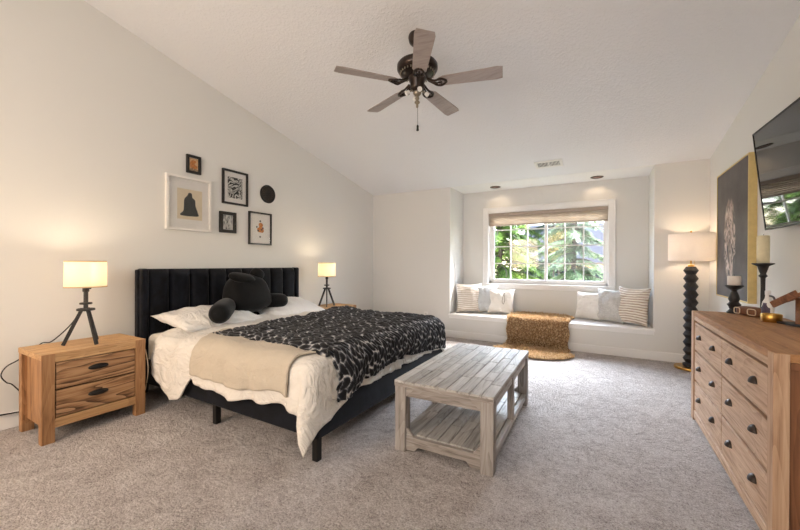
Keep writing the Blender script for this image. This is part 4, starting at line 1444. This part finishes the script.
for k in range(5):
    a = R(13.5 + 72 * k)
    rz = Matrix.Rotation(a, 3, 'Z')
    px = Matrix.Rotation(R(-11), 3, 'X')
    bl_ = MB()
    outline = []
    L0, L1 = 0.17, 0.655
    for s in np.linspace(0, 1, 13):
        x = L0 + (L1 - L0) * s
        w = 0.052 + 0.018 * s
        if s > 0.93:
            w -= (s - 0.93) * 0.16
        if s < 0.06:
            w -= (0.06 - s) * 0.3
        outline.append((x, w))
    top = [(x, w) for x, w in outline] + [(x, -w) for x, w in reversed(outline)]
    n_ = len(top)
    vs = [rz @ (px @ Vector((x, y, z))) for z in (-0.003, 0.003) for x, y in top]
    bl_.add(vs, [tuple(range(n_)), tuple(range(2 * n_ - 1, n_ - 1, -1))] + [(i, n_ + i, n_ + (i + 1) % n_, (i + 1) % n_) for i in range(n_)])
    bo = bl_.build('blade', M['blade'], fan, bevel=0.0015)
    ir = MB()
    def tp3(p):
        return rz @ Vector(p)
    for sg in (-1, 1):
        path = smooth_path([(0.085, sg * 0.012, 0.025), (0.13, sg * 0.022, 0.0), (0.155, sg * 0.036, -0.010), (0.19, sg * 0.036, -0.010 - sg * 0.007), (0.22, sg * 0.02, -0.009 - sg * 0.004), (0.235, sg * 0.004, -0.008)])
        ir.tube([tp3(p) for p in path], 0.0085, 8)
    ir.tube([tp3(p) for p in smooth_path([(0.085, 0, 0.022), (0.13, 0, -0.002), (0.16, 0, -0.012), (0.20, 0, -0.010)])], 0.007, 8)
    for p in ((0.19, 0.025, -0.014), (0.19, -0.025, -0.006), (0.225, 0, -0.009)):
        ir.ball(tp3(p), 0.009, None, 0.005, 10, 6)
    ir.build('blade_iron', M['bronze'], fan, smooth=True)
for k in range(4):
    a = R(40 + 90 * k)
    d = Vector((math.cos(a), math.sin(a), 0))
    s_ = MB()
    s_.tube(smooth_path([d * 0.03 + Vector((0, 0, -0.05)), d * 0.06 + Vector((0, 0, -0.062)), d * 0.078 + Vector((0, 0, -0.078))]), 0.008, 8)
    so = s_.build('socket_arm', M['mirror_steel'], fan, smooth=True)
    c_ = MB()
    p0, p1 = d * 0.066 + Vector((0, 0, -0.066)), d * 0.092 + Vector((0, 0, -0.084))
    c_.cyl(p0, p1, 0.014, 0.019, 20)
    c_.build('socket_cup', M['white_plastic'], so, autosmooth=40)
MB().lathe([(0.03, -0.06), (0.034, -0.075), (0.022, -0.09), (0.012, -0.10), (0.018, -0.115), (0.01, -0.13), (0.022, -0.145), (0.02, -0.152), (0.009, -0.16), (0.009, -0.185), (0.004, -0.19)], n=24).build('finial', M['mirror_steel'], fan, smooth=True, autosmooth=60)
ch = MB().tube([(0.005, 0.0, -0.18), (0.005, 0.0, -0.33)], 0.0014, 6).build('pull_chain', M['bronze'], fan)
MB().lathe([(0.003, -0.325), (0.009, -0.335), (0.008, -0.355), (0.011, -0.37), (0.004, -0.376)], (0.005, 0, 0), 14).build('fob', M['black'], ch, smooth=True)

# ------------------------------------------------------------------ ceiling vent and recessed lights
vx, vy = -0.645, 5.085
vent = thing('ceiling_vent', 'white metal air vent on the ceiling in front of the alcove', 'vent', (vx, vy, ceil_z(vx, vy) - 0.001))
vent.rotation_euler = (-math.atan(0.185), math.atan(0.0), 0)
b = MB()
vw, vd = 0.17, 0.098
b.box(-vw, vw, -vd, -vd + 0.03, -0.012, 0)
b.box(-vw, vw, vd - 0.03, vd, -0.012, 0)
b.box(-vw, -vw + 0.03, -vd + 0.03, vd - 0.03, -0.012, 0)
b.box(vw - 0.03, vw, -vd + 0.03, vd - 0.03, -0.012, 0)
b.box(-0.008, 0.008, -vd + 0.03, vd - 0.03, -0.012, 0)
b.build('frame', M['white_plastic'], vent, bevel=0.002)
box(-vw + 0.03, vw - 0.03, -vd + 0.03, vd - 0.03, -0.003, -0.001).build('backing', mat_plain('dark_duct', srgb(70, 70, 72), 0.8), vent)
b = MB()
for sg in (-1, 1):
    for k in range(8):
        x = sg * (0.018 + 0.0165 * k)
        b.box(x - 0.0035, x + 0.0035, -vd + 0.03, vd - 0.03, -0.0105, -0.004, Matrix.Rotation(R(30 * sg), 3, 'Y'))
b.build('louvre', M['white_plastic'], vent)
for (x, y, lab_) in ((-1.552, 5.83, 'left recessed downlight with dark trim in the alcove ceiling'), (-0.094, 5.87, 'right recessed downlight with dark trim in the alcove ceiling')):
    t = thing('recessed_light', lab_, 'light', (x, y, 2.467), 0, 'alcove downlights')
    MB().lathe([(0.085, 0), (0.083, -0.006), (0.07, -0.009), (0.058, -0.004), (0.058, 0.0)], n=40, capped=False).build('trim_ring', M['bronze'], t, smooth=True)
    MB().lathe([(0.0, -0.002), (0.058, -0.002)], n=32, capped=False).build('baffle', mat_plain('copper_baffle', srgb(120, 78, 54), 0.4, 0.5), t)
    l = light('downlight', 'SPOT', (0, 0.05, -0.02), 1.1, (1.0, 0.74, 0.48), radius=0.03)
    l.data.spot_size = R(110)
    l.data.spot_blend = 0.6
    l.rotation_euler = (R(25), 0, 0)
    l.parent = t

# outlet and switch
t = thing('wall_outlet', 'white outlet plate low on the back wall behind the bed', 'outlet', (-2.64, YB, 0.27))
box(-0.035, 0.035, -0.006, 0, 0, 0.115).build('plate', M['white_plastic'], t, bevel=0.003)
for z in (0.025, 0.068):
    box(-0.016, 0.016, -0.008, -0.005, z, z + 0.026).build('socket', mat_plain('outlet_face', srgb(214, 210, 204), 0.5), t, bevel=0.002)
t = thing('light_switch', 'white light switch on the left side wall of the alcove', 'switch', (AX0, 5.72, 1.13))
box(0, 0.006, -0.035, 0.035, 0, 0.115).build('plate', M['white_plastic'], t, bevel=0.003)
box(0.005, 0.010, -0.016, 0.016, 0.026, 0.09).build('rocker', M['white_plastic'], t, bevel=0.002)

# ------------------------------------------------------------------ window seat cushions
M['rib_cream'] = mat_stripes('cream_ribbed_fabric', srgb(238, 230, 220), srgb(196, 178, 158), 1, 0.034, 0.22, 0.6)
M['rib_tan'] = mat_stripes('cream_tan_ribbed_fabric', srgb(236, 226, 214), srgb(176, 152, 130), 1, 0.036, 0.22, 0.6)
M['ice'] = mat_fabric('pale_blue_grey_fabric', srgb(206, 208, 208), 90, 0.9, vary=0.2)
M['ice_fur'] = mat_fabric('pale_grey_shaggy_fabric', srgb(208, 206, 202), 60, 1.0, vary=0.25)
M['cush_white'] = mat_fabric('white_slub_fabric', srgb(238, 234, 228), 240, 0.3)
SZ = 0.388
grpc = 'scatter cushions on the window seat'
def seat_cushion(label, w, h, t, x, y, yawd, lean, mat, seed, ridge=None):
    o = weld(cushion(w, h, t, seed, 36, 48, 0.11, 0.022, 2.3, ridge).build('scatter_cushion', mat, smooth=True, fix=False))
    rot = Matrix.Rotation(R(yawd), 4, 'Z') @ Matrix.Rotation(R(90 - lean), 4, 'X')
    o.matrix_world = Matrix.Translation((x, y, SZ + h / 2 * math.cos(R(lean)) + 0.0)) @ rot
    tag(o, label, 'cushion', grpc)
    return o
seat_cushion('cream ribbed cushion leaning in the left corner of the window seat', 0.44, 0.50, 0.22, -1.975, 5.79, 28, 12, M['rib_cream'], 2, (46, 0.004))
seat_cushion('pale blue-grey cushion between two light cushions on the left', 0.42, 0.48, 0.20, -1.74, 5.90, 20, 14, M['ice'], 4)
cw = seat_cushion('white cushion with a dark looped cord, front one of the left group', 0.43, 0.42, 0.20, -1.47, 5.91, 8, 16, M['cush_white'], 6)
MB().tube(smooth_path([(0.02, 0.175, 0.055), (0.05, 0.11, 0.092), (0.07, 0.02, 0.106), (0.05, -0.06, 0.104), (0.03, -0.01, 0.107), (0.05, 0.09, 0.096), (0.09, 0.165, 0.055)]), 0.004, 6).build('cord_loop', mat_plain('taupe_cord', srgb(150, 138, 126), 0.9), cw, smooth=True)
seat_cushion('plain ivory cushion, innermost of the right group', 0.38, 0.42, 0.19, -0.19, 5.95, -18, 12, M['cush_white'], 8)
seat_cushion('pale grey fluffy cushion in the middle of the right group', 0.40, 0.48, 0.21, 0.085, 5.86, -26, 12, M['ice_fur'], 10)
seat_cushion('tall cream and tan ribbed cushion at the right end of the seat', 0.42, 0.52, 0.21, 0.34, 5.74, -32, 10, M['rib_tan'], 12, (46, 0.004))

# ------------------------------------------------------------------ sheepskin
rug = thing('sheepskin_rug', 'golden brown sheepskin draped over the window seat down to the carpet', 'rug', (-0.84, 5.3, 0))
path = [(6.09, 0.398), (5.9, 0.398), (5.7, 0.398), (5.52, 0.40), (5.458, 0.385), (5.44, 0.33), (5.438, 0.2), (5.43, 0.09), (5.40, 0.035), (5.33, 0.014), (5.15, 0.012), (4.95, 0.012), (4.72, 0.012)]
pp = smooth_path([(0, a, b_) for a, b_ in path], 6)
acc = [0.0]
for a, b_ in zip(pp, pp[1:]):
    acc.append(acc[-1] + (b_ - a).length)
LT = acc[-1]
def along(s):
    d = s * LT
    for k in range(len(acc) - 1):
        if acc[k + 1] >= d:
            w = (d - acc[k]) / max(1e-6, acc[k + 1] - acc[k])
            return pp[k].lerp(pp[k + 1], w), (pp[k + 1] - pp[k]).normalized()
    return pp[-1], (pp[-1] - pp[-2]).normalized()
def half_w(s):
    w = 0.445 + 0.02 * math.sin(s * 17) + 0.012 * math.sin(s * 41 + 1)
    w -= 0.045 * math.exp(-((s - 0.47) / 0.10) ** 2)
    if s > 0.70:
        k = (s - 0.70) / 0.30
        w = (w + 0.06 * math.sin(min(1, k * 2) * PI / 2) ** 2) * math.sqrt(max(0.0, 1 - k ** 2.4)) + 0.02
    if s < 0.16:
        w *= 0.55 + 0.45 * math.sqrt(max(0, s / 0.16))
    return w
def rugpt(u, s):
    p, t_ = along(s)
    x = (2 * u - 1) * half_w(s)
    return Vector((x, p.y - 5.3, p.z)), t_
hide = MB().grid(lambda u, v: rugpt(u, v)[0], 30, 70).build('hide', mat_plain('tan_hide', srgb(150, 118, 84), 0.95), rug, smooth=True, fix=False, solid=0.006)
fur, ft = MB(), []
q = random.Random(31)
CS = 0.027
lock = {}
for k in range(30000):
    u, sv = q.random(), q.random()
    if half_w(sv) / 0.50 < q.random():
        continue
    hw = half_w(sv)
    a_, b_ = (2 * u - 1) * hw, sv * LT
    best = None
    ci, cj = int(math.floor(a_ / CS)), int(math.floor(b_ / CS))
    for di in (-1, 0, 1):
        for dj in (-1, 0, 1):
            key = (ci + di, cj + dj)
            if key not in lock:
                lock[key] = (q.random(), q.random(), q.random(), q.uniform(-1, 1), q.uniform(-1, 1), q.uniform(.7, 1.25))
            c_ = lock[key]
            px_, py_ = (key[0] + c_[0]) * CS, (key[1] + c_[1]) * CS
            d2 = (px_ - a_) ** 2 + (py_ - b_) ** 2
            if best is None or d2 < best[0]:
                best = (d2, px_, py_, c_)
    d2, px_, py_, c_ = best
    p, t_ = rugpt(u, sv)
    nrm = t_.cross(Vector((1, 0, 0)))
    if nrm.z < -0.3 or (abs(nrm.z) <= 0.3 and nrm.y > 0):
        nrm = -nrm
    L = q.uniform(.034, .050) * c_[5]
    to_c = Vector((1, 0, 0)) * (px_ - a_) + t_ * (py_ - b_)
    lean = Vector((1, 0, 0)) * c_[3] * 0.02 + t_ * (0.012 + c_[4] * 0.016)
    jit = Vector((q.uniform(-1, 1), q.uniform(-1, 1), q.uniform(-1, 1))) * 0.004
    p1 = p + nrm * L * 0.6 + to_c * 0.45 + lean * 0.3 + jit
    p2 = p + nrm * L * 0.85 + to_c * 0.85 + lean * 1.1 + jit
    w = q.uniform(.0018, .0030)
    d = (p2 - p).normalized()
    a = d.orthogonal().normalized()
    a = (a * math.cos(k) + d.cross(a) * math.sin(k))
    for pz in (p1, p2):
        pz.z = max(pz.z, 0.006)
    fur.add([p - a * w, p + a * w, p1 + a * w, p1 - a * w, p2], [(0, 1, 2, 3), (3, 2, 4)])
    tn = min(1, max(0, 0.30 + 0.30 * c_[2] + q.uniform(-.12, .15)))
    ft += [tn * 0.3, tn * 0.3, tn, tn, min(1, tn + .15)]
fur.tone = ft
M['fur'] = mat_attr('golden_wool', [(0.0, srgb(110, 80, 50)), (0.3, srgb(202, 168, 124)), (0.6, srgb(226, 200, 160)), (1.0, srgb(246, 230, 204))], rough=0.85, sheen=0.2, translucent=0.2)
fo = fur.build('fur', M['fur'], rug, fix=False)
fo['kind'] = 'stuff'
